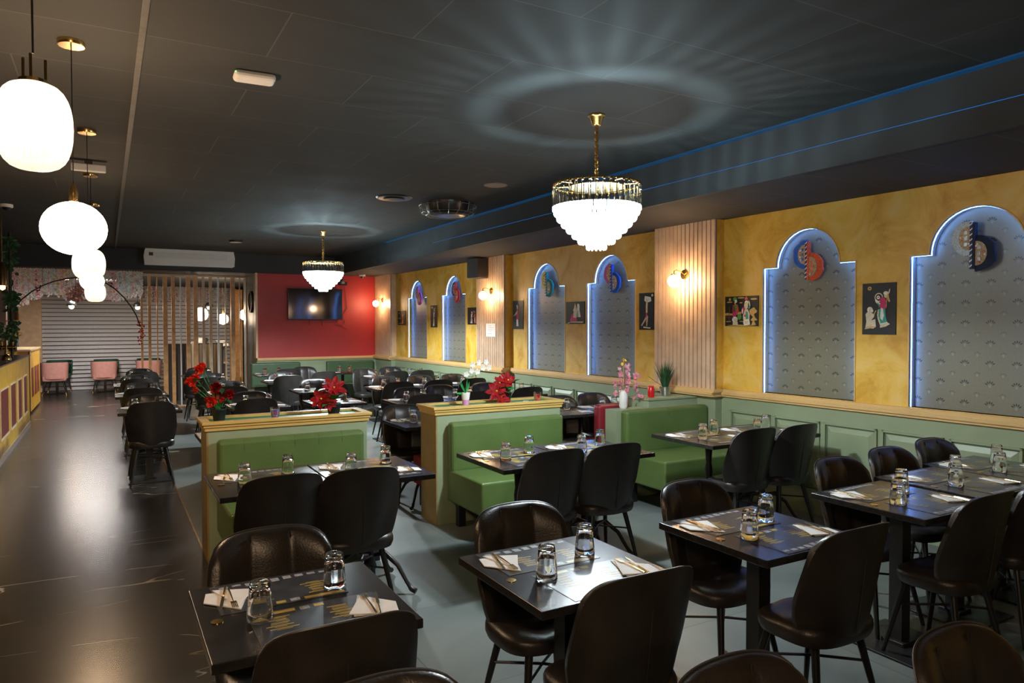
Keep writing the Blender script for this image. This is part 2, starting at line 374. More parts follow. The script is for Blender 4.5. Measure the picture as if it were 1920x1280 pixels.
for a, b2, off in rails:
    e = .03 if off else 0
    rm.box(a-e, -.045-off, .935, b2+e, .0, .985).box(a-e, -.06-off, .955, b2+e, 0, .978).box(a-e, -.035-off, .985, b2+e, 0, 1.008)
o = struct('trim_10', rm, woodtrim); o.location = WP(0, 0, 0); o.rotation_euler = (0, 0, WROT)
# ---- slatted pillars
groove = P('dark_slat_gap', (.10, .055, .03), .7, noise=.1)
slatM = P('light_oak_slat', (.58, .40, .27), .42, noise=.14, scale=7)
for (ya, yb, lab) in ((5.11, 5.985, 'nearest slatted wood pillar with a globe lamp, right of the big chandelier'), (9.25, 10.13, 'middle slatted wood pillar carrying the black loudspeaker and paper notice'), (13.87, 14.79, 'corner slatted wood pillar beside the red wall')):
    t = thing('slatted_pillar', lab, 'pillar', WP(yb, 0, 0), WROT, 'slatted pillars of the yellow wall'); L = yb-ya
    core = MB().box(0, -.10, 1.0, L, .0, 2.685); core.build('pillar_core', stuccoM if ya < 13 else woodpale, t)
    lo = MB().box(0, -.11, 0, L, 0, .935).box(.1, -.125, .2, L-.1, -.11, .8); lo.build('pillar_base', sage, t)
    sl = MB().box(0, -.104, 1.008, L, -.1, 2.685, 1); n = 15; p = L/n
    for i in range(n): sl.box(i*p+.006, -.122, 1.008, (i+1)*p-.006, -.104, 2.685, 0)
    sl.build('slat_cladding', [slatM, groove], t)
# ================================================================ LAMPS
def pend_globe(x, y, z, r, label):
    t = thing('globe_pendant', label, 'pendant lamp', (x, y, HM), 0, 'pendant lamps over the aisle')
    MB().lathe([(.058, -.025), (.06, -.022), (.06, 0)], 28).build('canopy', gold, t, True)
    MB().tube([(0, 0, -.02), (0, 0, z+r-HM+.05)], .003, 6).build('cord', blackpl, t)
    MB().lathe([(.02, 0), (.02, .05), (.008, .09)], 16, (0, 0, z+r*.9-HM)).build('lamp_holder', gold, t, True)
    pr = [(max(.0001, r*math.sin(a)), -r*.9*math.cos(a)) for a in [PI*k/18 for k in range(19)]]
    MB().lathe(pr, 32, (0, 0, z-HM)).build('lamp_shade', opalM, t, True)
def pend_rib(x, y, z, r, h, label):
    t = thing('ribbed_pendant', label, 'pendant lamp', (x, y, HM), 0, 'pendant lamps over the aisle')
    MB().lathe([(.058, -.025), (.06, -.022), (.06, 0)], 28).build('canopy', gold, t, True)
    MB().tube([(0, 0, -.02), (0, 0, z+h/2-HM+.08)], .003, 6).build('cord', blackpl, t)
    c = MB(); top = z+h/2-HM
    for k in range(3): a = k*2.1+.4; c.tube([(.03*math.cos(a), .03*math.sin(a), top-.01), (.03*math.cos(a), .03*math.sin(a), top+.07)], .004, 6)
    c.lathe([(.035, -.01), (.035, .008)], 16, (0, 0, top)); c.build('lamp_holder', gold, t)
    pr = []
    for k in range(15):
        a = -PI/2+PI*k/14; q = abs(math.cos(a))**.55; pr.append((max(.0002, r*q), math.copysign(abs(math.sin(a))**.9, math.sin(a))*h/2))
    MB().lathe(pr, 144, (0, 0, z-HM), rib=.022, ribn=36).build('lamp_shade', ribM, t, True)
    MB().lathe([(.0001, -.035), (.025, -.025), (.032, 0), (.025, .03), (.012, .05), (.012, .07)], 16, (0, 0, z-HM)).build('bulb', bulbM, t, True)
pend_rib(-.162, 2.34, 2.19, .09, .235, 'nearest pendant, ribbed glass capsule at the left edge')
pend_globe(-.13, 4.16, 2.13, .145, 'large round white globe pendant, second from the camera')
pend_rib(-.10, 5.99, 2.09, .105, .22, 'ribbed glass pendant third from the camera')
pend_globe(-.105, 7.71, 2.06, .10, 'smaller white globe pendant, fourth from the camera')
pend_rib(-.10, 9.58, 2.03, .105, .22, 'ribbed glass pendant farthest along the aisle')
for yy in (.4, -1.5): pend_globe(-.13, yy, 2.13, .145, 'white globe pendant behind the camera at %s end of the aisle' % ('near' if yy > 0 else 'far'))
def chandelier(x, y, label, pw=1.0):
    t = thing('chandelier', label, 'chandelier', (x, y, HM), 0, 'tiered crystal chandeliers')
    MB().lathe([(.02, -.075), (.03, -.07), (.045, -.02), (.058, -.012), (.058, 0)], 24).build('canopy', gold, t, True)
    c = MB(); z = -.08; k = 0
    while z > -.46:
        n = 8; pts = [(.016*math.cos(2*PI*i/n)*(1 if k % 2 else .2), .016*math.cos(2*PI*i/n)*(.2 if k % 2 else 1), z-.014+.017*math.sin(2*PI*i/n)) for i in range(n+1)]
        c.tube(pts, .0042, 5, cap=False); z -= .022; k += 1
    c.tube([(0, 0, -.08), (0, 0, -.47)], .009, 6); c.build('chain', gold, t)
    fr = MB()
    for i in range(48):
        a = 2*PI*i/48; b2 = 2*PI*(i+1)/48; fr.tube([(.285*math.cos(a), .285*math.sin(a), -.43), (.285*math.cos(b2), .285*math.sin(b2), -.43)], .006, 5, cap=False)
    for i in range(4): a = PI*i/4; fr.tube([(.285*math.cos(a), .285*math.sin(a), -.43), (-.285*math.cos(a), -.285*math.sin(a), -.43)], .005, 5)
    for i in range(40): a = 2*PI*i/40; fr.lathe([(.007, -.012), (.007, .008)], 6, (.288*math.cos(a), .288*math.sin(a), -.43))
    fr.lathe([(.19, -.445), (.19, -.441)], 40); fr.build('ring_frame', gold, t, loc=(0, 0, -.04))
    g = MB()
    for i in range(40): a = 2*PI*i/40; g.lathe([(.010, -.60), (.010, -.445)], 6, (.288*math.cos(a), .288*math.sin(a), 0))
    g.build('crystal_tier', crystalM, t, loc=(0, 0, -.04))
    for j, (r, zb) in enumerate(((.278, 2.43), (.258, 2.392), (.228, 2.354), (.194, 2.316), (.156, 2.278), (.116, 2.24), (.060, 2.20))):
        g = MB(); n = max(8, int(2*PI*r/.028))
        for i in range(n):
            a = 2*PI*(i+.5*(j % 2))/n; q = r
            g.lathe([(.004, zb-.012-HM), (.0115, zb-HM), (.0115, zb+.048-HM)], 6, (q*math.cos(a), q*math.sin(a), 0))
        g.build('crystal_tier', litM, t, loc=(0, 0, -.04))
    l = bpy.data.lights.new('chandelier_bulb', 'POINT'); l.energy = P_CHAND; l.color = (.62, .90, 1.0); l.shadow_soft_size = .026
    lo = bpy.data.objects.new('chandelier_bulb', l); COL.objects.link(lo); lo.parent = t; lo.location = (0, 0, -.67)
    l = bpy.data.lights.new('chandelier_bulb', 'SPOT'); l.energy = E_CHAND*pw; l.color = (.86, .96, 1.0); l.shadow_soft_size = .05; l.spot_size = 2.95; l.spot_blend = .25
    lo = bpy.data.objects.new('chandelier_bulb', l); COL.objects.link(lo); lo.parent = t; lo.location = (0, 0, -.97)
chandelier(2.87, 3.89, 'nearer and larger-looking crystal chandelier, right of centre under the black ceiling', .85)
chandelier(2.84, 10.69, 'farther crystal chandelier hanging in front of the television', 2.6)
for ys_, lab in ((5.52, 'globe wall lamp on the nearest slatted pillar'), (9.62, 'globe wall lamp on the middle slatted pillar under the loudspeaker'), (14.3, 'globe wall lamp on the corner pillar beside the red wall')):
    t = thing('wall_lamp', lab, 'wall lamp', WP(ys_, .122, 2.16), WROT, 'globe wall lamps on the pillars')
    p = MB().lathe([(.05, 0), (.05, .015)], 20); p.v = [(x, -z, y) for x, y, z in p.v]; p.build('wall_plate', gold, t, True)
    MB().tube([(0, -.01, 0), (0, -.06, .03), (-.0, -.12, .045), (0, -.15, .03), (0, -.155, 0)], .006, 8).build('lamp_arm', gold, t, True)
    MB().lathe([(.03, 0), (.03, .012), (.006, .016)], 16, (0, -.155, -.01)).build('lamp_cap', gold, t, True)
    MB().lathe([(max(.0001, .062*math.sin(PI*k/14)), -.062*math.cos(PI*k/14)) for k in range(15)], 24, (0, -.155, -.072)).build('lamp_shade', sconceM, t, True)
# ================================================================ CHAIRS
def se(u, e): return max(0., 1-abs(u)**e)**(1/e)
def chair_back():
    mb = MB(); NU, NV = 60, 16; O = []; I = []
    for i in range(NU+1):
        u = -math.cos(PI*i/NU)*.998; ee = .94*se(u, 5.5)+.06*math.cos(1.4*u); eb = se(u, 5)
        zt, zb = .60+.27*ee, .60-.215*eb
        for j in range(NV+1):
            v = .5-.5*math.cos(PI*j/NV); z = zb+(zt-zb)*v
            wd = .238*(1-.16*max(0, (.60-z)/.2)**1.4)*(1-.06*max(0, (z-.6)/.235))
            wing = .115*abs(u)**2.4*(1-.45*max(0, (z-.55)/.29))
            yo = -.215-.06*max(0, (z-.42)/.42)+.03*max(0, (.46-z)/.08)**2*.6+wing
            O.append((u*wd, yo, z))
            puff = .020*abs(math.cos(1.5*PI*u))**.6
            e2 = min(1, 6*(1-abs(u)), 7*min(v, 1-v))
            I.append((u*wd*.985, yo+.016+(.026+puff)*max(0, e2)**.5, z))
    n = NV+1; T = (NU+1)*n; fs = []
    for i in range(NU):
        for j in range(NV):
            a = i*n+j; fs.append((a, a+n, a+n+1, a+1)); fs.append((T+a, T+a+1, T+a+n+1, T+a+n))
    for i in range(NU): a = i*n; fs.append((a, T+a, T+a+n, a+n)); a += NV; fs.append((a, a+n, T+a+n, T+a))
    for j in range(NV): a = j; fs.append((a, a+1, T+a+1, T+a)); a = NU*n+j; fs.append((a, T+a, T+a+1, a+1))
    return mb.add(O+I, fs)
def chair_seat():
    mb = MB(); NU, NV = 24, 12; prof = [(-1, .375), (-1, .385)]
    vs = []; fs = []; rings = [(.80, .385), (.96, .388), (1.0, .41), (1.0, .435), (.97, .452), (.88, .462), (.7, .463), (.45, .460), (.2, .457), (.02, .456)]; N = 48
    for r, z in rings:
        for k in range(N):
            a = 2*PI*k/N; c, s = math.cos(a), math.sin(a); q = (abs(c)**3.2+abs(s)**3.2)**(-1/3.2)
            x, y = .218*c*q*r, .18*s*q*r-.03
            zz = z+(.010*abs(math.cos(1.5*PI*x/.218))**.5-.006 if r < .9 and z > .45 else 0)-(.012*max(0, s) if z > .44 else 0)
            vs.append((x, y, zz))
    for i in range(len(rings)-1):
        for k in range(N): fs.append((i*N+k, i*N+(k+1) % N, (i+1)*N+(k+1) % N, (i+1)*N+k))
    fs.append(tuple(range(N))[::-1]); fs.append(tuple((len(rings)-1)*N+k for k in range(N)))
    return mb.add(vs, fs)
def make_chair():
    t = thing('dining_chair', '', 'chair')
    chair_seat().build('seat', leather, t, True)
    bk = chair_back().build('backrest', leather, t, True)
    sm = MB().tube([(0, -.219, .43), (0, -.226, .47), (0, -.238, .56), (0, -.25, .66), (0, -.262, .75)], .0022, 5)
    sm.build('back_seam', seamM, bk)
    for su in (-1/3, 1/3):
        sm = MB().tube([(su*.238*.985*(1-.06*max(0, (z-.6)/.235)), -.215-.06*max(0, (z-.42)/.42)+.115*abs(su)**2.4+.037-.004, z) for z in (.46, .55, .65, .75, .83, .855)], .0035, 5)
        sm.build('channel_seam', P('dark_seam', (.006, .005, .005), .6), bk)
    rim = MB(); pts = []
    for i in range(25):
        u = -.97+1.94*i/24; ee = .94*se(u, 5.5)+.06*math.cos(1.4*u); z = .60+.27*ee
        wd = .238*(1-.06*max(0, (z-.6)/.235)); wing = .115*abs(u)**2.4*(1-.45*max(0, (z-.55)/.29))
        pts.append((u*wd, -.212-.06*max(0, (z-.42)/.42)+wing, z+.001))
    rim.tube(pts, .0035, 5).build('piping', seamM, bk, True)
    for sx in (-1, 1):
        for sy in (-1, 1):
            MB().tube([(sx*.13, sy*.11-.02, .395), (sx*.165, sy*.15-.02, .2), (sx*.20, sy*.19-.02, 0)], [.017, .014, .010], 4 if False else 8).build('leg', legM, t, True)
    s = MB().tube([(-.155, -.145, .26), (0, -.02, .27), (.155, .105, .26)], .006, 6).tube([(.155, -.145, .26), (0, -.02, .268), (-.155, .105, .26)], .006, 6)
    s.tube([(-.13, -.13, .39), (.13, -.13, .39)], .009, 6).tube([(-.13, .09, .385), (.13, .09, .385)], .009, 6)
    s.build('stretcher', legM, t)
    return t
chair0 = make_chair()
# ================================================================ TABLES AND THEIR SETTINGS
def table_proto(w, d, kind, coin=True):
    t = thing('dining_table', '', 'table')
    MB().box(-w/2, -d/2, .725, w/2, d/2, .755).build('tabletop', tableM, t, bevel=.003)
    if kind == 'post':
        MB().box(-.035, -.035, .03, .035, .035, .715).box(-.16, -.16, .715, .16, .16, .725).build('table_column', legM, t)
        MB().box(-.21, -.21, 0, .21, .21, .012).box(-.06, -.06, .012, .06, .06, .03).build('base_plate', legM, t, bevel=.002)
    else:
        MB().lathe([(.03, .12), (.045, .14), (.028, .2), (.022, .4), (.03, .5), (.022, .55), (.03, .68), (.09, .715), (.09, .725)], 16).build('table_column', legM, t, True)
        for k in range(4):
            a = PI/4+k*PI/2; c, s = math.cos(a), math.sin(a)
            MB().tube([(c*.03, s*.03, .22), (c*.10, s*.10, .24), (c*.19, s*.19, .17), (c*.25, s*.25, .07), (c*.28, s*.28, .03), (c*.31, s*.31, .02)], [.016, .018, .014, .012, .016, .018], 8).build('leg', legM, t, True)
    if coin: MB().lathe([(.018, 0), (.018, .0025), (.012, .003)], 20, (-w/2+.05, -.02, .755)).build('brass_disc', gold, t, True)
    return t
tp = {'A': table_proto(.6, .61, 'post'), 'B': table_proto(.6, .68, 'iron'), 'C': table_proto(.6, .62, 'iron', False), 'D': table_proto(.6, .62, 'post', False)}
matM = P('charcoal_placemat', (.045, .047, .052), .28, noise=.35, scale=14)
printg = P('gold_print', (.50, .36, .07), .4, noise=.15)
printw = P('pale_print', (.33, .33, .37), .4, noise=.4, scale=120)
def make_mat():
    m = MB().box(-.2, -.135, 0, .2, .135, .0012, 0)
    def q(x0, y0, x1, y1, k): m.box(x0, y0, .0011, x1, y1, .0016, k)
    q(-.19, .105, -.06, .125, 1); q(-.045, .10, -.015, .125, 2); q(0, .105, .03, .125, 1)
    rr = random.Random(3)
    for col in (-.12, .07):
        for i in range(5):
            y = .075-i*.022
            q(col-rr.uniform(.02, .05), y, col+rr.uniform(.02, .05), y+.005, 1)
            q(col-rr.uniform(.01, .03), y-.008, col+rr.uniform(.01, .03), y-.005, 1)
    for i in range(9): x = -.19+i*.042; q(x, -.12+rr.uniform(-.008, .008), x+.028, -.095+rr.uniform(-.01, .01), 2)
    return tag(m.build('placemat', [matM, printg, printw]), '', 'placemat')
def make_glass(n=20):
    t = thing('drinking_glass', '', 'glass')
    m = MB(); N = 40; vs = []; prof = [(.0375, 0, 0), (.0385, .002, 0), (.0372, .035, .3), (.0345, .06, 1), (.0312, .098, 1), (.0305, .110, .5), (.028, .118, .2), (.012, .119, 0), (.0001, .1175, 0), (.0001, .1175, 0), (.0001, .102, 0), (.022, .101, 0), (.027, .096, 0), (.0305, .06, 0), (.0345, .03, 0), (.0362, .002, 0)]
    for r_, z, fl in prof:
        for k in range(N): a = 2*PI*k/N; q = r_*(1-.035*fl*(1 if (k % 4) == 0 else 0)); vs.append((q*math.cos(a), q*math.sin(a), z))
    fs = [(i*N+k, i*N+(k+1) % N, (i+1)*N+(k+1) % N, (i+1)*N+k) for i in range(len(prof)-1) for k in range(N)]+[((len(prof)-1)*N+k, (len(prof)-1)*N+(k+1) % N, (k+1) % N, k) for k in range(N)]
    m.add(vs, fs).build('glass_body', tumblerM, t, True)
    return t
def make_napkin():
    m = MB().slab([(-.02, -.085), (.115, -.06), (.10, .02), (-.03, .085)], 0, .004).slab([(-.035, -.08), (.10, -.08), (-.02, .07)], .004, .008)
    return tag(m.build('napkin', whitepaper, bevel=.001), '', 'napkin')
def make_fork():
    m = MB().tube([(0, -.085, .002), (0, -.02, .004), (0, .04, .003)], [.0035, .0028, .002], 6).box(-.009, .04, .001, .009, .058, .0035)
    for x in (-.0075, -.0025, .0025, .0075): m.box(x-.0012, .056, .001, x+.0012, .088, .003)
    return tag(m.build('fork', P('gilt_cutlery', (.75, .60, .38), .2, 1, noise=.05)), '', 'fork')
def make_knife():
    m = MB().tube([(0, -.095, .003), (0, -.01, .003)], [.0045, .0038], 6).slab([(-.004, -.01), (.005, -.01), (.006, .07), (.001, .098), (-.004, .08)], .0015, .0035)
    return tag(m.build('knife', P('gilt_cutlery', (.75, .60, .38), .2, 1)), '', 'knife')
mat0, glass0, nap0, fork0, knife0 = make_mat(), make_glass(), make_napkin(), make_fork(), make_knife()
def setting(x, y, z, near, nm, cut=True):
    s = 1 if near else -1; side = 'near' if near else 'far'; rz = 0 if near else PI
    place(mat0, (x+s*.035, y-s*.155, z), rz, 'charcoal printed placemat on the %s side of %s' % (side, nm), 'placemats')
    def at(dx, dy): return (x+s*.035+s*dx, y-s*.155+s*dy)
    gx, gy = at(-.17, .085) if near else at(-.17, .075)
    place(glass0, (gx, gy, z+.0017), R.uniform(0, 3), 'upturned clear glass on the %s placemat of %s' % (side, nm), 'upturned drinking glasses')
    nx, ny = at(.135, .03); a = rz-.35+R.uniform(-.08, .08)
    place(nap0, (nx, ny, z+.0018), a, 'folded white napkin on the %s placemat of %s' % (side, nm), 'folded napkins')
    if cut:
        ca, sa = math.cos(a), math.sin(a)
        def off(dx, dy): return (nx+dx*ca-dy*sa, ny+dx*sa+dy*ca, z+.0105)
        place(fork0, off(.018, 0), a+.35, 'gilt fork lying on the %s napkin of %s' % (side, nm), 'forks')
        place(knife0, off(.045, -.004), a+.18, 'gilt knife lying on the %s napkin of %s' % (side, nm), 'knives')
def table(kind, cx, cy, nm, near=None, far=None, cut=True, two=True):
    """near / far: (x, y of the top of the chair back) as seen in the place"""
    place(tp[kind], (cx, cy, 0), 0, 'black square %stable, %s' % ('cast-iron-legged ' if kind in 'BC' else 'pedestal ', nm), 'black dining tables')
    if near: place(chair0, (near[0], near[1]+.262, 0), R.uniform(-.03, .03), 'black leather chair seen from behind at %s' % nm, 'black leather dining chairs')
    if far: place(chair0, (far[0], far[1]-.262, 0), PI+R.uniform(-.03, .03), 'black leather chair facing the camera at %s' % nm, 'black leather dining chairs')
    setting(cx, cy, .7555, True, nm, cut)
    if two: setting(cx, cy, .7555, False, nm, cut)
# front row
table('A', .53, 2.31, 'the front row table nearest the aisle', (.55, 1.84), (.53, 2.83))
table('A', 1.47, 2.17, "the front row's second table", (1.50, 1.72), (1.53, 2.68))
table('A', 2.46, 2.15, "the front row's third table", (2.55, 1.70), (2.51, 2.65))
table('A', 3.54, 2.18, "the front row's fourth table", (3.57, 1.73), (3.67, 2.68))
table('A', 4.20, 2.26, "the front row's fifth table", (4.22, 1.76), (4.25, 2.74))
table('A', 4.82, 2.34, "the front row's rightmost table", (4.80, 1.82), (4.84, 2.80))
# booths
table('B', .80, 4.27, "the left booth's aisle table", (.80, 3.80), None)
table('B', 1.41, 4.27, "the left booth's inner table", (1.22, 3.76), None)
table('B', 2.41, 4.15, "the middle booth's left table", (2.46, 3.70), None)
table('B', 3.02, 4.15, "the middle booth's right table", (2.93, 3.70), None)
table('B', 4.16, 4.14, "the right booth's left table", (4.26, 3.70), None)
table('B', 4.77, 4.14, "the right booth's wall table", (4.72, 3.68), None)
# behind the dividers
table('C', .93, 6.12, 'left table behind the left divider', None, None, False)
table('C', 1.55, 6.12, 'right table behind the left divider', None, None, False)
table('C', 2.55, 6.12, 'left table behind the middle divider', None, (2.50, 6.58))
table('C', 3.17, 6.12, 'right table behind the middle divider', None, (3.02, 6.58))
table('C', 4.06, 6.12, 'left table before the red bench', None, (4.28, 6.55), False)
table('C', 4.68, 6.12, 'wall side table before the red bench', None, (4.78, 6.60), False)
# aisle row
LN = 'first second third last'.split()
for i, y0 in enumerate((8.22, 10.1, 11.85, 13.6)):
    table('D', .39+(.12 if i == 3 else 0), y0+.31, "the aisle row's %s table" % LN[i], (.40+(.15 if i == 3 else 0), y0-.13), (.40+(.12 if i == 3 else 0), y0+.80), False)
for i, y0 in enumerate((8.0, 9.75, 11.62, 13.4)):
    table('D', 1.46, y0+.31, 'the %s table of the left column' % LN[i], (1.38, y0-.13), (1.46, y0+.80), False)
for i, (x, y0) in enumerate(((2.31, 7.94), (2.50, 9.52), (2.46, 11.38))):
    table('D', x, y0+.31, 'the %s table of the central column' % LN[i], ((2.62, 2.62, 2.45)[i], y0-.12) if i else None, ((2.40, 2.58, 2.50)[i], y0+.76), False)
table('D', 2.62, 13.45, 'the table before the left wall bench', (2.82, 12.98), None, False)
place(chair0, (3.22, 13.2, 0), PI+.1, 'black leather chair standing between the two far wall benches', 'black leather dining chairs')
place(chair0, (3.17, 12.2, 0), .1, 'black leather chair in front of the small round table', 'black leather dining chairs')
table('D', 3.16, 7.86, 'the right column left table', (3.14, 7.42), (3.26, 8.34), False)
table('D', 3.78, 7.86, 'the right column right table', (3.74, 7.43), (3.74, 8.50), False)
table('D', 3.54, 9.72, "the second wall row's left table", (3.50, 9.22), (3.66, 10.36), False)
table('D', 4.16, 9.72, "the second wall row's middle table", (4.12, 9.28), (4.20, 10.3), False)
table('D', 4.78, 9.72, "the second wall row's wall table", (4.66, 9.28), (4.74, 10.25), False)
table('D', 4.14, 11.82, "the third wall row's left table", (4.26, 11.38), (4.0, 12.4), False)
table('D', 4.76, 11.82, "the third wall row's wall table", (4.74, 11.38), (4.56, 12.6), False)
table('D', 4.64, 8.05, 'the table beside the middle pillar', (4.60, 7.61), (4.40, 8.5), False)
# nearest backs along the bottom edge
for x, y, l in ((.50, 1.50, 'black leather chair edge at the bottom, in front of the leftmost table'), (1.24, 1.18, 'black leather chair at the bottom edge right of centre'), (1.85, 1.02, 'black leather chair back at the bottom right corner')):
    place(chair0, (x, y-.262, 0), PI+.05, l, 'black leather dining chairs')
# small round table by the far bench
t = thing('round_table', 'small round table in front of the right wall bench', 'table', (3.9, 13.35, 0))
MB().lathe([(.3, .725), (.3, .752), (.29, .755)], 36).build('tabletop', tableM, t, True)
MB().lathe([(.2, 0), (.2, .015), (.03, .03), (.025, .4), (.03, .7), (.12, .725)], 20).build('table_column', legM, t, True)
place(glass0, (3.82, 13.3, .756), 0, 'upturned glass at the left of the small round table', 'upturned drinking glasses')
place(glass0, (4.05, 13.4, .756), 0, 'upturned glass at the right of the small round table', 'upturned drinking glasses')
place(nap0, (3.7, 13.25, .756), 0, 'folded white napkin on the small round table', 'folded napkins')
# ================================================================ DIVIDERS, BOOTHS
def divider(x0, x1, label):
    y0, y1 = 5.37, 5.69; L = x1-x0
    t = thing('divider_wall', label, 'divider', (x0, y0, 0), 0, 'half-height booth dividers')
    MB().box(.012, 0, 0, L-.004, y1-y0, .925).build('divider_body', sage, t)
    MB().box(0, .0, 0, .012, y1-y0, .925).build('end_panel', endM, t)
    m = MB()
    for k, (e, za, zb) in enumerate(((.012, .905, .93), (.02, .93, .95), (.03, .95, .972))):
        m.box(-e, -e, za, L+e, .03, zb); m.box(-e, y1-y0-.03, za, L+e, y1-y0+e, zb); m.box(-e, .03, za, .03, y1-y0-.03, zb); m.box(L-.03, .03, za, L+e, y1-y0-.03, zb)
    m.build('top_moulding', goldtrim, t, bevel=.003)
    MB().box(.03, .03, .925, L-.03, y1-y0-.03, .955).build('top_inlay', felt, t)
divider(.60, 1.76, 'left half-height sage green divider with gold moulding and two red flower pots')
divider(2.34, 3.56, 'middle half-height sage green divider with gold moulding, orchid and poinsettia')
def bench(x0, x1, yb, face, mat, label, top=.85, seatd=.64, legs=True, nch=6):
    """yb: plane the bench leans on; face=-1 sits towards the camera, +1 away"""
    t = thing('booth_bench', label, 'bench', (x0, yb, 0)); L = x1-x0; s = face
    def ybox(m, xa, ya, za, xb, yb2, zb): m.box(xa, min(s*ya, s*yb2), za, xb, max(s*ya, s*yb2), zb); return m
    ybox(MB(), 0, .015, .44, L, .12, top-.0).build('backrest', mat, t, bevel=.03)
    m = MB(); sm = MB()
    ybox(MB(), 0, .015, .2, L, seatd, .46).build('seat', mat, t, bevel=.02)
    for i in range(1, nch): x = L*i/nch; sm.tube([(x, s*.119, top-.09), (x, s*.1205, top-.05), (x, s*.115, top-.014), (x, s*.10, top-.001)], [.0008, .0025, .0025, .0025], 5)
    sm.build('back_seam', P('seam_'+mat.name, tuple(c*.6 for c in mat.node_tree.nodes['Principled BSDF'].inputs['Base Color'].default_value[:3]), .5), t)
    for xx in (.05, L-.11):
        for yy in (.08, seatd-.1): ybox(MB(), xx, yy, 0, xx+.06, yy+.06, .2).build('leg', legM, t)
    return t
bench(.66, 1.70, 5.37, -1, boothg, 'green vinyl booth bench against the left divider', .85)
bench(2.43, 3.52, 5.37, -1, boothg, 'green vinyl booth bench against the middle divider', .85, nch=2)
bench(4.17, 5.20, 5.30, -1, boothg, 'green vinyl booth bench beside the yellow wall, under the plants', .85, nch=2)
bench(.66, 1.70, 5.69, 1, boothr, 'dark red bench behind the left divider, barely visible', .85, .42)
bench(2.43, 3.52, 5.69, 1, boothr, 'dark red bench end behind the middle divider', .85, .42)
bench(4.24, 5.18, 5.685, 1, boothr, 'dark red bench behind the right green booth', .85, .42)
bench(2.46, 3.42, 14.76, -1, boothdk, 'dark green wall bench at the left below the television', .9, .5, nch=2)
bench(3.95, 4.95, 14.76, -1, boothdk, 'dark green wall bench below the red wall corner', .9, .5, nch=2)
t = thing('divider_wall', 'low green wall with plant ledge joined to the yellow wall', 'divider', (4.15, 5.31, 0), 0, 'half-height booth dividers')
MB().box(0, 0, 0, 1.06, .17, .84).build('divider_body', sage, t)
MB().box(.43, .04, .5, 1.06, .36, .905).build('ledge_box', sage, t)
MB().box(.42, .03, .905, 1.06, .37, .925).build('ledge_top', sage, t, bevel=.003)
# ================================================================ PLANTS AND CANDLES
def pot(t, r, h, m, n=20): return MB().lathe([(r*.75, 0), (r, h-.012), (r*1.05, h-.01), (r*1.05, h), (r*.92, h), (r*.9, h-.015), (.0001, h-.015)], n).build('pot', m, t, True)
def poinsettia(x, y, z, label, seed, blooms, leaves=10, hgt=.1):
    rr = random.Random(seed); t = thing('poinsettia', label, 'potted flower', (x, y, z)); pot(t, .055, .085, potM)
    st = MB(); 
    for (bx, by, bz, r) in blooms:
        st.tube([(0, 0, .07), (bx*.4, by*.4, bz*.6), (bx, by, bz)], .004, 5)
        m = MB(); f = Vector((bx*.8, by-.12, .07)).normalized()
        for ring, (n, l, w) in enumerate(((7, r, r*.55), (6, r*.65, r*.42))):
            for k in range(n):
                a = 2*PI*k/n+rr.uniform(-.2, .2)+ring*.4; s1 = f.cross(Vector((0, 0, 1))).normalized(); s2 = s1.cross(f)
                d = s1*math.cos(a)+s2*math.sin(a)+f*(.15+.25*ring); m.petal((bx, by, bz), d, f, l*rr.uniform(.85, 1.1), w, 0, .15)
        m.lathe([(.006, -.004), (.008, .004), (.0001, .01)], 8, (bx+f.x*.012, by+f.y*.012, bz+f.z*.012), 1); m.build('bloom', [redpet, yellowM], t)
    st.build('stem', leafM, t); lf = MB()
    for k in range(leaves):
        a = rr.uniform(0, 2*PI); bz = rr.uniform(.07, .07+hgt); lf.petal((.015*math.cos(a), .015*math.sin(a), bz), (math.cos(a), math.sin(a), rr.uniform(-.1, .6)), (0, 0, 1), rr.uniform(.09, .14), .08, 0, .12)
    lf.build('foliage', leafM, t)
ZD = .957
def camxy(t, y): return t
poinsettia(1.535, 5.50, ZD, 'red poinsettia in a black pot on the right end of the left divider', 3, [(-.10, -.02, .12, .095), (.0, .0, .2, .10), (-.05, -.05, .09, .07)], 12)
poinsettia(3.10, 5.56, ZD, 'red poinsettia with green leaves in a black pot on the middle divider', 8, [(-.10, -.02, .10, .10), (.02, .0, .19, .095), (-.07, -.05, .05, .09), (-.06, 0, .17, .08)], 16)
# carnations on the left divider
t = thing('carnation_plant', 'tall orange-red carnations in a black pot, left end of the left divider', 'potted flower', (.705, 5.53, ZD)); pot(t, .05, .09, potM)
st = MB(); rr = random.Random(5); lf = MB()
for (bx, bz, r, mm) in ((-.13, .375, .042, orred), (-.155, .315, .035, orred), (-.185, .285, .046, orred), (-.155, .225, .026, orred), (-.02, .24, .05, redpet), (.0, .19, .042, redpet), (.07, .185, .045, redpet), (-.055, .145, .052, orred), (.02, .15, .025, orred), (-.11, .40, .03, orred)):
    st.tube([(0, 0, .07), (bx*.4, 0, bz*.5+.03), (bx, 0, bz)], .003, 5); m = MB()
    for k in range(26):
        d = Vector((rr.gauss(0, 1), rr.gauss(0, 1)-.6, rr.gauss(0, .8)+.3)).normalized(); m.petal((bx, 0, bz), d, (rr.random(), rr.random(), rr.random()), r, r*.9, 0, .3)
    m.build('bloom', mm, t)
st.build('stem', leafM, t)
for k in range(34):
    bx = rr.choice((-.12, -.08, -.16, .02, .05, 0)); lf.petal((bx, rr.uniform(-.03, .03), rr.uniform(.08, .3)), (rr.gauss(0, 1), rr.gauss(0, 1), rr.gauss(0, .5)), (0, 0, 1), rr.uniform(.04, .08), .04, 0, .15)
lf.build('foliage', leafdk, t)
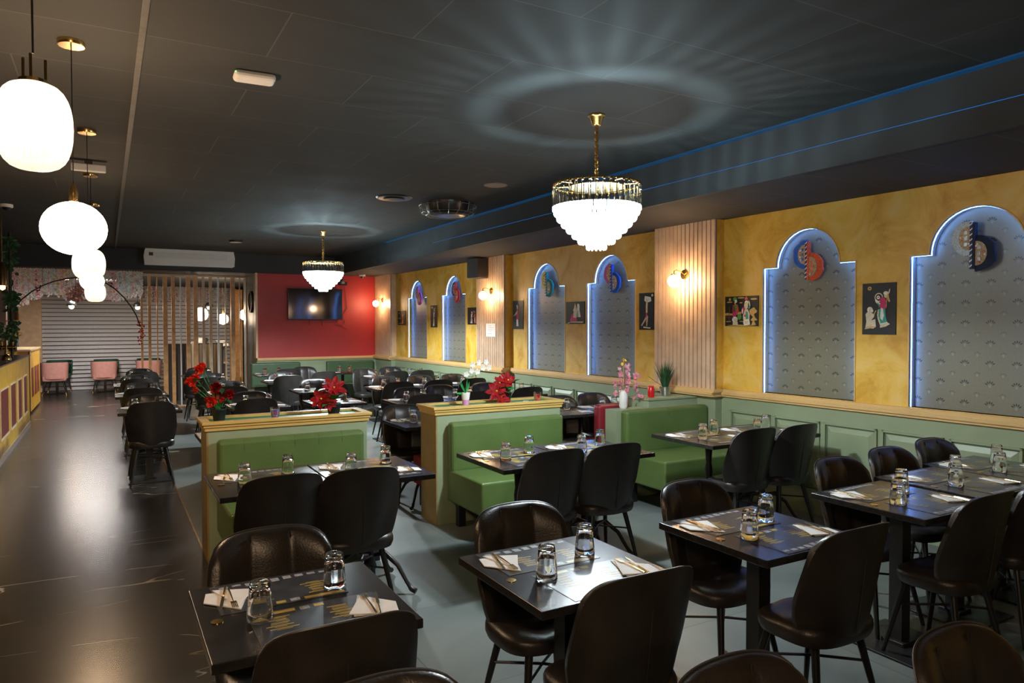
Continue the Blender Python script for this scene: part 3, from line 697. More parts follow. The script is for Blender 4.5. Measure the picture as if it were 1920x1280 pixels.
def candle(x, y, wax, label):
    t = thing('candle_glass', label, 'candle', (x, y, ZD)); m = MB()
    m.lathe([(.027, 0), (.036, .085), (.034, .085), (.026, .008), (.0001, .008)], 24).build('glass_cup', glassM, t, True)
    MB().lathe([(.0255, .009), (.032, .066), (.0001, .066)], 24).build('wax', wax, t, True); return t
t = candle(1.08, 5.44, P('purple_wax', (.30, .17, .62), .5, noise=.1), 'purple candle in a glass on the left divider')
MB().box(-.018, -.0345, .03, .010, -.031, .055).build('paper_label', P('maroon_paper', (.12, .04, .09), .6, noise=.2), t)
t = candle(3.36, 5.44, P('red_wax', (.65, .02, .03), .5, noise=.2), 'red candle in a glass on the right end of the middle divider')
tag(MB().slab([(0, 0), (.05, -.01), (.07, .02), (.03, .04)], 0, .012).build('soap_dish', white, loc=(3.21, 5.44, ZD)), 'small crumpled white wrapper beside the red candle', 'wrapper')
# orchid
t = thing('orchid', 'white orchid in a white and pink pot on the middle divider', 'orchid', (2.655, 5.46, ZD))
MB().lathe([(.026, 0), (.031, .055)], 20).build('pot_base', P('pink_glaze', (.62, .30, .52), .4, noise=.05), t, True)
MB().lathe([(.031, .055), (.040, .115), (.037, .115), (.034, .10), (.0001, .10)], 20).build('pot', white, t, True)
MB().tube([(0, 0, .1), (.01, 0, .2), (.04, 0, .31), (.10, 0, .355), (.17, 0, .36), (.23, 0, .365)], .003, 6).tube([(0, 0, .1), (-.02, 0, .16), (-.07, 0, .26)], .002, 5).build('stem', leafM, t)
for k, (bx, bz) in enumerate(((.0, .27), (.05, .30), (.06, .35), (.105, .29), (.12, .365), (.16, .32), (.19, .37), (.215, .32))):
    m = MB()
    for q in range(5): a = 2*PI*q/5+k; m.petal((bx, -.012, bz), (math.cos(a), -.25, math.sin(a)), (0, -1, 0), .030, .026, 0, .12)
    m.build('bloom', whitepet, t)
lf = MB()
for d in ((-.9, 0, 1.6), (.3, .2, 1.3), (-.8, -.2, .1), (.6, .1, 1.5)): lf.petal((0, 0, .105), d, (0, -1, 0), .11, .022, 0, .1)
lf.build('foliage', leafM, t)
# ledge: white vase, red vase, grass pot
t = thing('flower_vase', 'tall white vase with pink blossom sprays on the wall ledge', 'vase', (4.32, 5.42, .841))
MB().lathe([(.03, 0), (.04, .02), (.042, .12), (.035, .15), (.022, .165), (.024, .175), (.0001, .17)], 20).build('vase_body', white, t, True)
st = MB(); bl = MB(); rr = random.Random(11)
for k in range(9):
    ex, ey, ez = rr.uniform(-.07, .22), rr.uniform(-.06, .06), rr.uniform(.17, .42); st.tube([(0, 0, .16), (ex*.4, ey*.4, .2+ez*.3), (ex, ey, ez)], .002, 4)
    for q in range(9):
        c = Vector((ex*rr.uniform(.6, 1.1), ey+rr.uniform(-.02, .02), ez+rr.uniform(-.10, .03)))
        for p in range(5): a = p*1.257; bl.petal(c, (math.cos(a), rr.uniform(-.5, .1), math.sin(a)), (0, -1, 0), .022, .02, 0 if rr.random() < .85 else 1, .15)
st.build('stem', leafdk, t); bl.build('blossom', [pinkpet, whitepet], t)
ym = MB()
for q in range(14): ym.petal((-.0+rr.uniform(-.025, .025), 0, .45+rr.uniform(-.02, .03)), (rr.gauss(0, 1), -.5, rr.gauss(0, 1)), (0, 0, 1), .03, .02)
ym.tube([(0, 0, .17), (0, 0, .45)], .002, 4); ym.build('yellow_bloom', yellowM, t)
t = thing('red_vase', 'small glossy red vase between the blossom vase and grass pot', 'vase', (4.70, 5.46, .926))
MB().lathe([(.03, 0), (.034, .01), (.034, .085), (.026, .10), (.028, .11), (.0001, .105)], 20).build('vase_body', P('red_glaze', (.6, .01, .012), .25, noise=.05), t, True)
t = thing('grass_plant', 'spiky green grass in a silver pot on the wall ledge', 'potted plant', (4.94, 5.52, .926))
MB().lathe([(.045, 0), (.062, .09), (.058, .09), (.0001, .08)], 28).build('pot', greymetal, t, True)
g = MB(); rr = random.Random(2)
for k in range(190):
    a = rr.uniform(0, 2*PI); s = rr.uniform(.02, .5)**1; L = rr.uniform(.16, .29); d = Vector((math.cos(a)*s, math.sin(a)*s, 1)).normalized(); b0 = Vector((math.cos(a)*.03*rr.random(), math.sin(a)*.03*rr.random(), .08))
    sd = Vector((-math.sin(a), math.cos(a), 0))*.0035; g.add([b0-sd, b0+sd, b0+d*L*.6+sd, b0+d*L+Vector((math.cos(a)*s*.06, math.sin(a)*s*.06, 0)), b0+d*L*.6-sd], [(0, 1, 2, 4), (4, 2, 3)])
g.tube([(0, 0, .08), (-.14, 0, .15), (-.22, 0, .20)], .0025, 5)
o = g.build('foliage', leafdk, t); o['kind'] = 'stuff'
# ================================================================ PICTURES AND ORNAMENTS ON THE YELLOW WALL
PAL = {'k': (.008, .010, .012), 'c': (.72, .62, .45), 'w': (.85, .83, .78), 'p': (.62, .02, .16), 't': (.05, .35, .30), 'g': (.12, .30, .04), 'o': (.62, .38, .12), 'r': (.6, .08, .06), 'b': (.03, .12, .5), 'n': (.18, .07, .03), 'v': (.45, .15, .35)}
PM = {k: P('picture_ink_'+{'k': 'black', 'c': 'cream', 'w': 'white', 'p': 'magenta', 't': 'teal', 'g': 'green', 'o': 'ochre', 'r': 'red', 'b': 'blue', 'n': 'brown', 'v': 'violet'}[k], v, .55, noise=.15, scale=60) for k, v in PAL.items()}
KEYS = list(PAL)
def ell(cx, cz, rx, rz, n=14, a0=0): return [(cx+rx*math.cos(2*PI*k/n+a0), cz+rz*math.sin(2*PI*k/n+a0)) for k in range(n)]
def art(yc, zc, w, h, items, label):
    """items: (colour, polygon) in 0..1 picture coordinates, z up"""
    t = thing('wall_picture', label, 'picture', WP(yc, .001, zc), WROT, 'black cloth pictures on the yellow wall')
    MB().box(-w/2, -.008, -h/2, w/2, 0, h/2).build('backing', PM['k'], t)
    m = MB()
    for k, (c, poly) in enumerate(items):
        m.add([((x-.5)*w, -.0085-.00012*k, (z-.5)*h) for x, z in poly], [tuple(range(len(poly)))], KEYS.index(c))
    m.build('figure', [PM[k] for k in KEYS], t)
    return t
def fig(x, z0, s, c1, c2, c3='c', lean=0., arm=1):
    """small standing figure: skirt, bodice, head, raised arm"""
    f = [(c3, [(x-.10*s, z0), (x+.12*s, z0), (x+.07*s+lean*.3, z0+.34*s), (x-.05*s+lean*.3, z0+.34*s)]), (c1, [(x-.085*s+lean*.1, z0+.12*s), (x+.02*s+lean*.1, z0+.08*s), (x+.05*s+lean*.4, z0+.40*s), (x-.05*s+lean*.4, z0+.42*s)]),
         (c2, [(x-.055*s+lean*.4, z0+.38*s), (x+.065*s+lean*.4, z0+.38*s), (x+.075*s+lean*.6, z0+.6*s), (x-.06*s+lean*.6, z0+.6*s)]), (c3, ell(x+lean*.75+.005*s, z0+.70*s, .05*s, .075*s)),
         (c1, ell(x+lean*.75-.02*s, z0+.755*s, .05*s, .035*s))]
    if arm: f += [(c3, [(x+.06*s+lean*.6, z0+.55*s), (x+.08*s+lean*.6, z0+.52*s), (x+.19*s+lean, z0+.80*s), (x+.165*s+lean, z0+.82*s)])]
    else: f += [(c3, [(x-.05*s+lean*.6, z0+.57*s), (x-.18*s+lean, z0+.40*s), (x-.165*s+lean, z0+.37*s), (x-.04*s+lean*.6, z0+.50*s)])]
    return f
a1 = [('o', ell(.22, .90, .06, .038)), ('n', ell(.22, .90, .03, .018)),
      ('c', [(.08, .105), (.10, .13), (.34, .115), (.42, .15), (.40, .30), (.28, .275), (.25, .165)]), ('c', [(.10, .40), (.19, .46), (.28, .43), (.34, .40), (.40, .45), (.36, .34), (.28, .28), (.40, .27), (.42, .17), (.10, .14), (.13, .25)]),
      ('o', [(.07, .10), (.18, .16), (.42, .16), (.35, .13)]), ('w', ell(.235, .485, .085, .055)), ('c', [(.20, .43), (.31, .45), (.30, .52), (.22, .53)]), ('w', ell(.30, .46, .04, .028)), ('o', [(.33, .36), (.36, .38), (.44, .46), (.40, .47)]),
      ('c', ell(.50, .72, .125, .088, 22)), ('k', ell(.50, .72, .098, .066, 22)), ('w', ell(.485, .72, .05, .035)), ('r', ell(.485, .722, .025, .014)),
      ('w', [(.385, .67), (.42, .62), (.53, .56), (.55, .60), (.47, .66), (.42, .69)]), ('t', [(.44, .63), (.58, .56), (.60, .50), (.50, .55)]),
      ('p', [(.53, .70), (.62, .73), (.70, .69), (.72, .64), (.70, .60), (.74, .51), (.64, .50), (.56, .53), (.49, .52), (.55, .58), (.54, .63)]),
      ('c', ell(.71, .755, .055, .05)), ('w', ell(.71, .80, .075, .035)), ('o', [(.76, .78), (.79, .80), (.80, .72), (.84, .64), (.80, .62), (.75, .69)]), ('c', [(.78, .80), (.81, .87), (.84, .88), (.83, .82), (.79, .77)]),
      ('o', [(.74, .76), (.76, .75), (.74, .54), (.71, .52)]), ('t', [(.51, .50), (.70, .50), (.71, .36), (.76, .23), (.55, .21), (.50, .36)]), ('w', [(.57, .52), (.63, .50), (.66, .37), (.62, .27), (.55, .32)]),
      ('c', [(.48, .48), (.51, .49), (.50, .36), (.56, .22), (.55, .18), (.48, .30), (.46, .38)]), ('w', [(.55, .21), (.76, .245), (.78, .23), (.55, .17)]), ('c', [(.55, .20), (.80, .225), (.84, .20), (.72, .155), (.55, .13)])]
art(3.49, 1.77, .28, .41, a1, 'tall black picture of a dancer and kneeling man, between the two nearest niches')
a2 = [('o', ell(.15, .90, .035, .05)), ('o', ell(.14, .81, .09, .022)), ('o', ell(.49, .945, .11, .025)), ('o', ell(.87, .89, .10, .03)), ('o', ell(.49, .78, .05, .02)), ('o', [(0, .36), (0, .42), (.06, .45), (.22, .42), (.3, .45), (.5, .48), (.5, .40), (.2, .36)]),
      ('o', [(.76, .40), (.74, .53), (.80, .57), (.88, .62), (.93, .54), (.97, .50), (.95, .44), (.88, .40), (.90, .3), (.98, .2), (.88, .17), (.94, .05), (.80, .03), (.84, .15), (.78, .2), (.85, .3)]),
      ('o', [(.05, .02), (.3, .05), (.95, .03), (.6, .0)]), ('o', [(.03, .16), (.18, .17), (.2, .145), (.04, .135)]), ('o', [(.45, .17), (.6, .165), (.55, .14), (.46, .145)]), ('n', [(.02, .30), (.22, .27), (.22, .285), (.02, .32)]), ('n', [(.12, .18), (.14, .18), (.15, .66), (.13, .66)]),
      ('r', [(.23, .32), (.34, .36), (.40, .42), (.43, .50), (.40, .70), (.36, .74), (.24, .70)]), ('n', [(.30, .70), (.33, .50), (.24, .30), (.25, .68)]), ('p', [(.25, .46), (.35, .50), (.34, .32), (.25, .30)]), ('g', ell(.345, .63, .035, .09)), ('g', ell(.31, .91, .06, .07)), ('w', ell(.335, .83, .04, .055)), ('c', [(.29, .78), (.33, .86), (.32, .70)]),
      ('w', ell(.31, .22, .085, .10)), ('c', ell(.335, .20, .05, .07)), ('c', [(.25, .03), (.40, .03), (.40, .15), (.24, .13)]), ('g', ell(.45, .31, .065, .10)), ('c', [(.56, .22), (.75, .22), (.76, .40), (.70, .56), (.62, .56), (.56, .38)]), ('t', [(.64, .22), (.72, .24), (.70, .46), (.64, .50)]), ('r', ell(.62, .34, .03, .04)), ('w', ell(.66, .77, .055, .08)), ('c', ell(.65, .68, .06, .12)), ('r', [(.66, 1.0), (.70, .92), (.70, .87), (.62, .87), (.61, .92)]), ('t', [(.72, .80), (.78, .72), (.77, .58), (.70, .56), (.74, .66)]), ('c', [(.71, .86), (.76, .80), (.78, .66), (.75, .68)]),
      ('p', ell(.57, .55, .045, .08)), ('w', ell(.54, .50, .02, .09)), ('w', [(.58, .22), (.75, .22), (.77, .05), (.60, .02), (.57, .10)]), ('c', [(.61, .17), (.73, .19), (.72, .06), (.62, .07)])]
art(4.88, 1.775, .405, .288, a2, 'wide black picture of two robed figures right of the nearest pillar')
art(6.24, 1.795, .245, .415, [('c', ell(.90, .93, .07, .035)), ('c', [(.3, .05), (.75, .03), (.8, .06), (.3, .09)]), ('w', [(.36, .80), (.40, .92), (.80, .88), (.84, .78), (.70, .75), (.5, .74)])]+fig(.52, .10, .95, 'p', 'c', 'c')[1:4]+[('c', [(.50, .10), (.56, .10), (.62, .36), (.54, .40)]), ('c', [(.15, .12), (.20, .10), (.50, .30), (.48, .36)]), ('c', ell(.54, .70, .07, .05))], 'tall black picture of a woman carrying a basket, left of the nearest pillar')
art(7.61, 1.80, .41, .286, [('c', [(.2, .06), (.9, .05), (.95, .1), (.25, .1)]), ('p', [(.22, .12), (.62, .12), (.55, .34), (.42, .5), (.3, .4)]), ('c', [(.4, .3), (.56, .25), (.6, .6), (.5, .95), (.44, .7)]), ('w', [(.60, .3), (.80, .3), (.74, .6), (.74, .82), (.62, .82), (.6, .6)]), ('w', ell(.67, .82, .06, .09)), ('t', [(.62, .3), (.68, .3), (.66, .6), (.62, .6)]), ('c', ell(.46, .62, .06, .08)), ('w', [(.05, .02), (.2, .08), (.2, .03)])], 'wide black picture of a couple, between the two niches left of the nearest pillar')
art(9.04, 1.79, .29, .415, fig(.45, .10, .95, 'w', 'r', 'c', 0, 0)+[('p', [(.36, .34), (.56, .34), (.60, .46), (.40, .50)]), ('c', [(.36, .55), (.10, .44), (.12, .48), (.36, .60)])], 'tall black picture of a dancer just right of the middle pillar')
art(10.46, 1.79, .38, .28, fig(.35, .08, .9, 'v', 'c', 'c', .05)+fig(.7, .08, .9, 'o', 'r', 'r', -.02, 0), 'black picture partly hidden left of the middle pillar')
art(12.0, 1.80, .28, .40, [('c', ell(.25, .90, .09, .05))]+fig(.48, .06, 1.05, 'o', 'w', 'c', .1), 'tall black picture between the two farthest niches')
art(13.56, 1.785, .40, .283, [('o', [(.05, .45), (.4, .45), (.4, .5), (.05, .5)]), ('c', ell(.2, .85, .05, .05)), ('o', [(.1, .1), (.6, .1), (.6, .14), (.1, .14)])]+fig(.65, .1, .85, 'r', 'p', 'o'), 'farthest black picture, beside the corner pillar')
OC = {'blue': (.01, .10, .55), 'orange': (.75, .10, .03), 'pale': (.55, .66, .78), 'navy': (.01, .02, .06), 'pink': (.70, .12, .35), 'yellow': (.75, .68, .15), 'teal': (.02, .30, .28), 'red': (.6, .03, .02), 'purple': (.25, .06, .4)}
def half(sgn, zc, ro, ri, hh):
    """one half-shield: flat side to the middle bar, pointed ends"""
    o, i = [], []
    for k in range(13):
        a = -PI/2+PI*k/12; o.append((sgn*(.012+ro*max(0, math.cos(a))**.8), zc+hh*math.sin(a))); i.append((sgn*(.012+ri*max(0, math.cos(a))**.8), zc+hh*.70*math.sin(a)))
    return o, i
def ornament(yc, ca, cb, label, seed):
    rr = random.Random(seed); t = thing('wall_ornament', label, 'ornament', WP(yc, -.03, 2.205), WROT, 'mirror-work wall ornaments in the niches')
    for sgn, zc, cc, nm in ((-1, .055, ca, 'left_half'), (1, -.055, cb, 'right_half')):
        o, i = half(sgn, zc, .135, .082, .125); fr = P('fringe_'+cc, OC[cc], .7, noise=.35, scale=90, bump=.6, bscale=150)
        m = MB(); oj = [(x*(1+rr.uniform(-.05, .05)), z+rr.uniform(-.005, .005)) for x, z in o]
        m.prism(oj if sgn < 0 else oj[::-1], -.022, .0, 0); hf = m.build(nm, fr, t)
        m = MB().prism(i if sgn < 0 else i[::-1], -.030, -.021, 0)
        for q in range(16):
            x = sgn*rr.uniform(.02, .085); z = zc+rr.uniform(-.07, .07)
            if (abs(x)/.09)**2+((z-zc)/.09)**2 < .85: m.prism(ell(x, z, .007, .007, 6)[::-1], -.033, -.029, rr.choice((2, 3, 4)))
        for q in (-1, 0, 1): x = sgn*.045; z = zc+q*.042; m.box(x-.010, -.034, z-.012, x+.010, -.029, z+.012, 1)
        m.build('mirror_inlay', [P('woven_gold', (.42, .30, .16), .6, noise=.5, scale=120), P('inlay_'+cc, tuple(min(1, c*1.1+.02) for c in OC[cc]), .3, noise=.1), PM['r'], PM['w'], PM['o']], hf)
    b = MB().box(.0, -.035, -.165, .018, 0, .165, 0).box(-.018, -.035, -.165, .0, 0, .165, 1)
    for q in range(9): z = -.155+q*.037; b.add([(-.018, -.0355, z), (0, -.0355, z+.014), (0, -.0355, z+.024), (-.018, -.0355, z+.010)], [(0, 1, 2, 3)], 2)
    b.build('centre_bar', [P('fringe_'+cb, OC[cb], .7), P('navy_ribbon', (.01, .02, .12), .6, noise=.1), PM['w']], t)
ornament(2.80, 'pale', 'navy', 'mirrored ornament in pale blue and black at the top of the nearest niche', 1)
ornament(4.16, 'blue', 'orange', 'mirrored ornament in blue and orange, right of the nearest pillar', 2)
ornament(6.88, 'pink', 'blue', 'mirrored ornament in pink and blue, left of the nearest pillar', 3)
ornament(8.30, 'yellow', 'teal', 'mirrored ornament in yellow and teal, right of the middle pillar', 4)
ornament(11.14, 'navy', 'red', 'mirrored ornament in black and red, left of the middle pillar', 5)
ornament(12.74, 'purple', 'pink', 'mirrored ornament in purple and pink in the farthest niche', 6)
# paper notice, loudspeaker
n = MB().box(-.145, -.002, -.10, .145, 0, .10, 0)
for r_ in range(5): n.box(-.11+R.uniform(0, .05), -.0026, .06-r_*.03, .1-R.uniform(0, .08), -.002, .066-r_*.03, 1)
n = tag(n.build('paper_notice', [whitepaper, P('faint_print', (.45, .42, .42), .7, noise=.2)]), 'white paper notice taped on the middle slatted pillar', 'notice'); n.location = WP(9.65, .124, 1.565); n.rotation_euler = (0, 0, WROT)
t = thing('loudspeaker', 'black loudspeaker mounted high on the middle slatted pillar', 'loudspeaker', WP(9.85, .13, 2.5), WROT+.25)
MB().box(-.02, -.03, -.02, .02, .0, .02).build('wall_bracket', blackpl, t)
MB().box(-.13, -.24, -.14, .13, -.03, .16).build('cabinet', P('speaker_black', (.035, .03, .028), .5, noise=.1), t, bevel=.012)
MB().box(-.12, -.246, -.13, .12, -.24, .15).build('grille', P('speaker_grille', (.05, .042, .038), .7, noise=.3, scale=300), t)
# ================================================================ RED WALL THINGS
t = thing('television', 'large black flat television on the red wall', 'television', (3.745, 14.72, 2.07))
MB().box(-.555, -.02, -.32, .555, .02, .32).build('tv_frame', blackpl, t, bevel=.005)
MB().box(-.545, -.0225, -.30, .545, -.02, .31).build('screen', P('dark_screen', (.004, .006, .009), .08, spec=.7, noise=.05), t)
MB().box(-.2, .02, -.2, .2, .08, .2).build('wall_bracket', blackpl, t)
MB().tube([(-.13, -.0, -.32), (-.13, -.0, -.43)], .006, 5).tube([(.13, 0, -.32), (.13, 0, -.44)], .006, 5).build('antenna', blackpl, t)
tag(MB().tube([(4.36, 14.78, 2.46), (4.40, 14.78, 2.2), (4.42, 14.78, 2.0), (4.32, 14.78, 1.85), (4.37, 14.78, 1.70), (4.28, 14.78, 1.62), (4.16, 14.78, 1.66)], .005, 5).tube([(4.30, 14.78, 2.46), (4.31, 14.78, 1.9), (4.2, 14.78, 1.7), (4.36, 14.78, 1.58), (4.42, 14.78, 1.56)], .004, 5).build('cable', blackpl), 'black cable dangling to the right of the television', 'cable')
t = thing('wall_camera', 'dark round device on the red wall above the television', 'camera', (4.33, 14.78, 2.50)); MB().box(-.08, -.06, -.03, .08, .01, .05).build('camera_body', blackpl, t, bevel=.01)
MB().lathe([(.05, -.02), (.055, .03), (.03, .07), (.0001, .075)], 16, (-.02, -.06, .03)).build('camera_dome', greymetal, t, True)
def dome(x, y, z, label):
    t = thing('security_camera', label, 'camera', (x, y, z)); MB().lathe([(.06, -.035), (.065, -.03), (.065, 0)], 20).build('camera_body', white, t, True)
    MB().lathe([(.0001, -.075), (.03, -.065), (.045, -.035)], 20).build('camera_dome', blackpl, t, True)
dome(4.60, 14.3, HS, 'white dome camera under the soffit beside the red wall'); dome(-.98, 10.1, HM, 'white dome camera on the ceiling above the bar')
# ================================================================ CEILING DEVICES
t = thing('ceiling_sensor', 'white rounded box with tiny green light on the ceiling', 'sensor', (.74, 4.2, HM), -.05)
MB().box(-.11, -.06, -.045, .11, .06, 0).build('sensor_body', white, t, bevel=.03)
MB().lathe([(.004, -.003), (.004, .003)], 8, (-.104, -.062, -.02)).build('status_light', EM('green_led', (.05, .9, .3), 1.5), t)
t = thing('emergency_light', 'white emergency light hanging below the ceiling behind the pendants', 'emergency light', (-.11, 7.1, HM))
MB().box(-.13, -.03, -.09, .13, .03, -.03).build('light_body', white, t, bevel=.01); MB().box(-.03, -.02, -.03, .03, .02, 0).build('mount', blackpl, t)
t = thing('ceiling_speaker', 'black round grille set in the ceiling near the air cassette', 'ceiling grille', (2.78, 7.5, HM))
MB().lathe([(.17, -.012), (.19, -.010), (.20, 0)], 36).build('outer_ring', blackpl, t, True); MB().lathe([(.05, -.03), (.11, -.026), (.12, -.012)], 30).build('inner_cone', legM, t, True)
t = thing('air_cassette', 'black round ceiling air unit with wire guards, left of the chandelier', 'air unit', (3.45, 7.55, HM))
MB().lathe([(.12, -.15), (.2, -.145), (.24, -.10), (.26, 0)], 40).build('unit_body', blackpl, t, True)
g = MB()
for k in range(16):
    a = 2*PI*k/16; g.tube([(.22*math.cos(a), .22*math.sin(a), -.15), (.31*math.cos(a), .31*math.sin(a), -.11), (.33*math.cos(a), .33*math.sin(a), -.02)], .003, 5)
for r_, z_ in ((.25, -.145), (.30, -.12), (.33, -.04)): g.tube([(r_*math.cos(2*PI*k/40), r_*math.sin(2*PI*k/40), z_) for k in range(41)], .003, 5, cap=False)
g.build('wire_guard', greymetal, t)
for x, y, l in ((3.42, 6.33, 'flat round brownish cover on the ceiling left of the nearer chandelier'), (-.6, 4.0, 'round brown cover on the ceiling at the left edge')):
    tag(MB().lathe([(.11, -.008), (.12, -.004), (.12, 0)], 32).build('ceiling_cover', P('brown_cover', (.20, .13, .10), .6, noise=.1), loc=(x, y, HM)), l, 'ceiling cover')
tag(MB().lathe([(.10, -.03), (.11, -.02), (.11, 0)], 24).build('smoke_detector', blackpl, loc=(1.9, 12.6, HM)), 'dark flat detector on the ceiling in front of the air conditioner', 'smoke detector')
t = thing('air_cassette', 'black ceiling air unit in the dark top right corner', 'air unit', (2.72, 1.38, HM))
MB().lathe([(.12, -.12), (.2, -.115), (.24, -.08), (.26, 0)], 40).build('unit_body', blackpl, t, True)
MB().tube([(.25*math.cos(2*PI*k/40), .25*math.sin(2*PI*k/40), -.11) for k in range(41)], .004, 5, cap=False).build('wire_guard', greymetal, t)
# ================================================================ AIR CONDITIONER, SCREEN, BACK AREA
t = thing('air_conditioner', 'long white wall air conditioner above the slatted screen', 'air conditioner', (1.40, 14.8, 2.9))
MB().prism([(-.74, -.11), (-.75, .02), (-.73, .13), (.73, .13), (.75, .02), (.74, -.11)], -.2, 0).build('unit_body', white, t, bevel=.03)
MB().box(-.60, -.206, -.02, .64, -.2, .085).build('front_panel', P('white_panel', (.68, .66, .62), .35, noise=.02), t, bevel=.003)
MB().box(-.70, -.208, .02, -.63, -.2, .08).build('display', blackpl, t)
m = MB()
for k in range(9): m.box(-.1+k*.08, -.19, -.125, -.05+k*.08, -.12, -.112)
m.build('air_outlet', P('white_plastic2', (.8, .8, .78), .3), t)
def slatscreen():
    t = thing('slat_screen', 'tall oak slat screen of upright posts left of the red wall', 'screen', (0, 15.9, 0)); c = .203
    k9 = .0
    cols = [(120, 140, 0), (188, 215, 0), (267, 278, 0), (327, 368, 0), (405, 438, 0), (483, 495, 1), (541, 580, 0), (608, 648, 0), (688, 712, 2), (752, 780, 2), (828, 845, 1), (898, 910, 2), (952, 990, 0), (1030, 1040, 2), (1090, 1112, 2)]
    def X(cx): px = 240+c*cx; return 15.9*math.tan(.5178+math.atan((px-960)/1336.8))
    for a, b2, k in cols:
        xa, xb = X(a), X(b2); MB().box(xa, -.02, 0, xb, .02 if k else .05, 2.66).build('post', [wood, P('pale_metal', (.72, .70, .68), .35, noise=.03), woodpale][k], t)
    MB().box(.58, -.03, 2.63, 2.6, .06, 2.672).build('top_rail', woodpale, t); MB().box(.58, -.03, 0, 2.6, .06, .02).build('bottom_rail', wood, t)
slatscreen()
# shutter
sh = MB().box(-1.38, 21.25, 0, 3.0, 21.3, 2.66, 0)
for k in range(26): z = k*.1035; sh.add([(-1.38, 21.20, z+.012), (3.0, 21.20, z+.012), (3.0, 21.222, z+.1), (-1.38, 21.222, z+.1), (-1.38, 21.25, z+.1), (3, 21.25, z+.1), (-1.38, 21.25, z), (3, 21.25, z)], [(0, 1, 2, 3), (3, 2, 5, 4), (6, 7, 1, 0)], 0)
for k in range(26): z = k*.1035; sh.box(-1.38, 21.195, z-.004, 3.0, 21.225, z+.012, 1)
tag(sh.build('roller_shutter', [P('silver_shutter', (.60, .60, .62), .4, noise=.04), P('shutter_gap', (.05, .055, .06), .6, noise=.1)]), 'silver slatted roller shutter closing the far end', 'shutter')
struct('trim_11', MB().box(-2.4, 21.0, 0, -1.38, 21.3, 2.66), woodpale)
struct('wall_end', MB().box(-3.6, 18.2, 0, -1.6, 18.3, 2.66), P('blue_grey_glass', (.06, .07, .085), .2, noise=.2, scale=3))
struct('wall_end', MB().box(3.0, 21.2, 0, 3.2, 21.4, 2.66), woodpale)
def S(name, col, rough, noise=.1):
    if name in MATS: return MATS[name]
    m = P(name, col, rough, noise=noise); n = m.node_tree; b = n.nodes['Principled BSDF']; tl = n.nodes.new('ShaderNodeBsdfTranslucent'); tl.inputs[0].default_value = (*[min(1, c*1.2) for c in col], 1)
    mx = n.nodes.new('ShaderNodeMixShader'); mx.inputs[0].default_value = .6; n.links.new(b.outputs[0], mx.inputs[1]); n.links.new(tl.outputs[0], mx.inputs[2]); n.links.new(mx.outputs[0], n.nodes['Material Output'].inputs[0])
    return m
def flowercurtain(name, x0, x1, y, z0, z1, label, seed, n, drop=None):
    rr = random.Random(seed); m = MB(); cols = ['cw', 'cb', 'cp', 'cr', 'cg', 'cy']
    mats = [S('strand_white', (.95, .95, .93), .6, noise=.1), S('strand_blue', (.55, .72, .78), .6, noise=.1), S('strand_pink', (.92, .55, .62), .6, noise=.1), S('strand_red', (.55, .12, .14), .6, noise=.1), S('strand_green', (.25, .33, .22), .6, noise=.1), S('strand_yellow', (.65, .48, .15), .6, noise=.1)]
    ns = int((x1-x0)/.02)
    for i in range(ns):
        x = x0+(x1-x0)*(i+.5)/ns; fam = rr.choice([(0, 1, 1, 0), (0, 2, 1, 0), (0, 2, 3, 2), (0, 1, 4, 0), (5, 0, 2, 1), (0, 2, 0, 1), (2, 2, 0, 1)]); zb = z0-(drop(x) if drop else 0)+rr.uniform(-.05, .05); z = z1
        while z > zb:
            s = rr.uniform(.010, .017); c = (x+rr.uniform(-.016, .016), y+rr.uniform(-.03, .03), z)
            a = rr.uniform(0, 6); m.add([(c[0]+s*math.cos(a+q*PI/2), c[1]+rr.uniform(-.008, .008), c[2]+s*math.sin(a+q*PI/2)) for q in range(4)], [(0, 1, 2, 3)], rr.choice(fam)); z -= n
    o = m.build(name, mats); tag(o, label, 'flower garland'); o['kind'] = 'stuff'
flowercurtain('flower_curtain', -1.75, .62, 15.3, 2.16, 2.66, 'dense hanging curtain of pastel flower strands at the far end', 1, .008, lambda x: .28*max(0, (-1.1-x)/.6)+.05*math.sin(x*9))
flowercurtain('flower_curtain', .9, 3.0, 20.9, 2.28, 2.66, 'farther hanging curtain of red and yellow flower strands behind the slat screen', 2, .012)
# flower arch
t = thing('flower_arch', 'thin dark metal hoop with red flowers in front of the flower curtain', 'flower arch', (0, 15.1, 0))
def XY(px, py, y): 
    a = _F+_R2*((px-960)/1336.8)-_U2*((py-640)/1336.8); s = y/a.y; return (a.x*s, 1.65+a.z*s)
ap = [(25, 578), (42, 560), (60, 546), (80, 535), (102, 527), (125, 522), (150, 520), (175, 523), (198, 530), (215, 541), (232, 557), (246, 575), (256, 592), (263, 612)]
pp = [XY(*p, 15.1) for p in ap]
MB().tube([(x, 0, z) for x, z in pp], .012, 6).tube([(pp[6][0], 0, pp[6][1]), (pp[6][0], 0, 2.675)], .004, 5).tube([(pp[3][0], 0, pp[3][1]), (pp[3][0], 0, 2.675)], .003, 5).build('hoop', P('dark_bronze', (.05, .035, .04), .4, .5, noise=.1), t, True)
def blob(m, c, r, n, rr, mi=0):
    for k in range(n):
        d = Vector((rr.gauss(0, 1), rr.gauss(0, 1), rr.gauss(0, 1))).normalized(); m.petal(Vector(c)+d*r*.45, d, (rr.random(), rr.random(), rr.random()), r*.55, r*.5, mi, .2)
rr = random.Random(4)
m = MB(); x, z = XY(266, 616, 15.0)
for q in range(7): blob(m, (x-.02+rr.uniform(-.05, .05), -.06, z+.10-.06*q+rr.uniform(-.02, .02)), .055, 16, rr)
m.build('red_flower_cluster', orred, t)
m = MB()
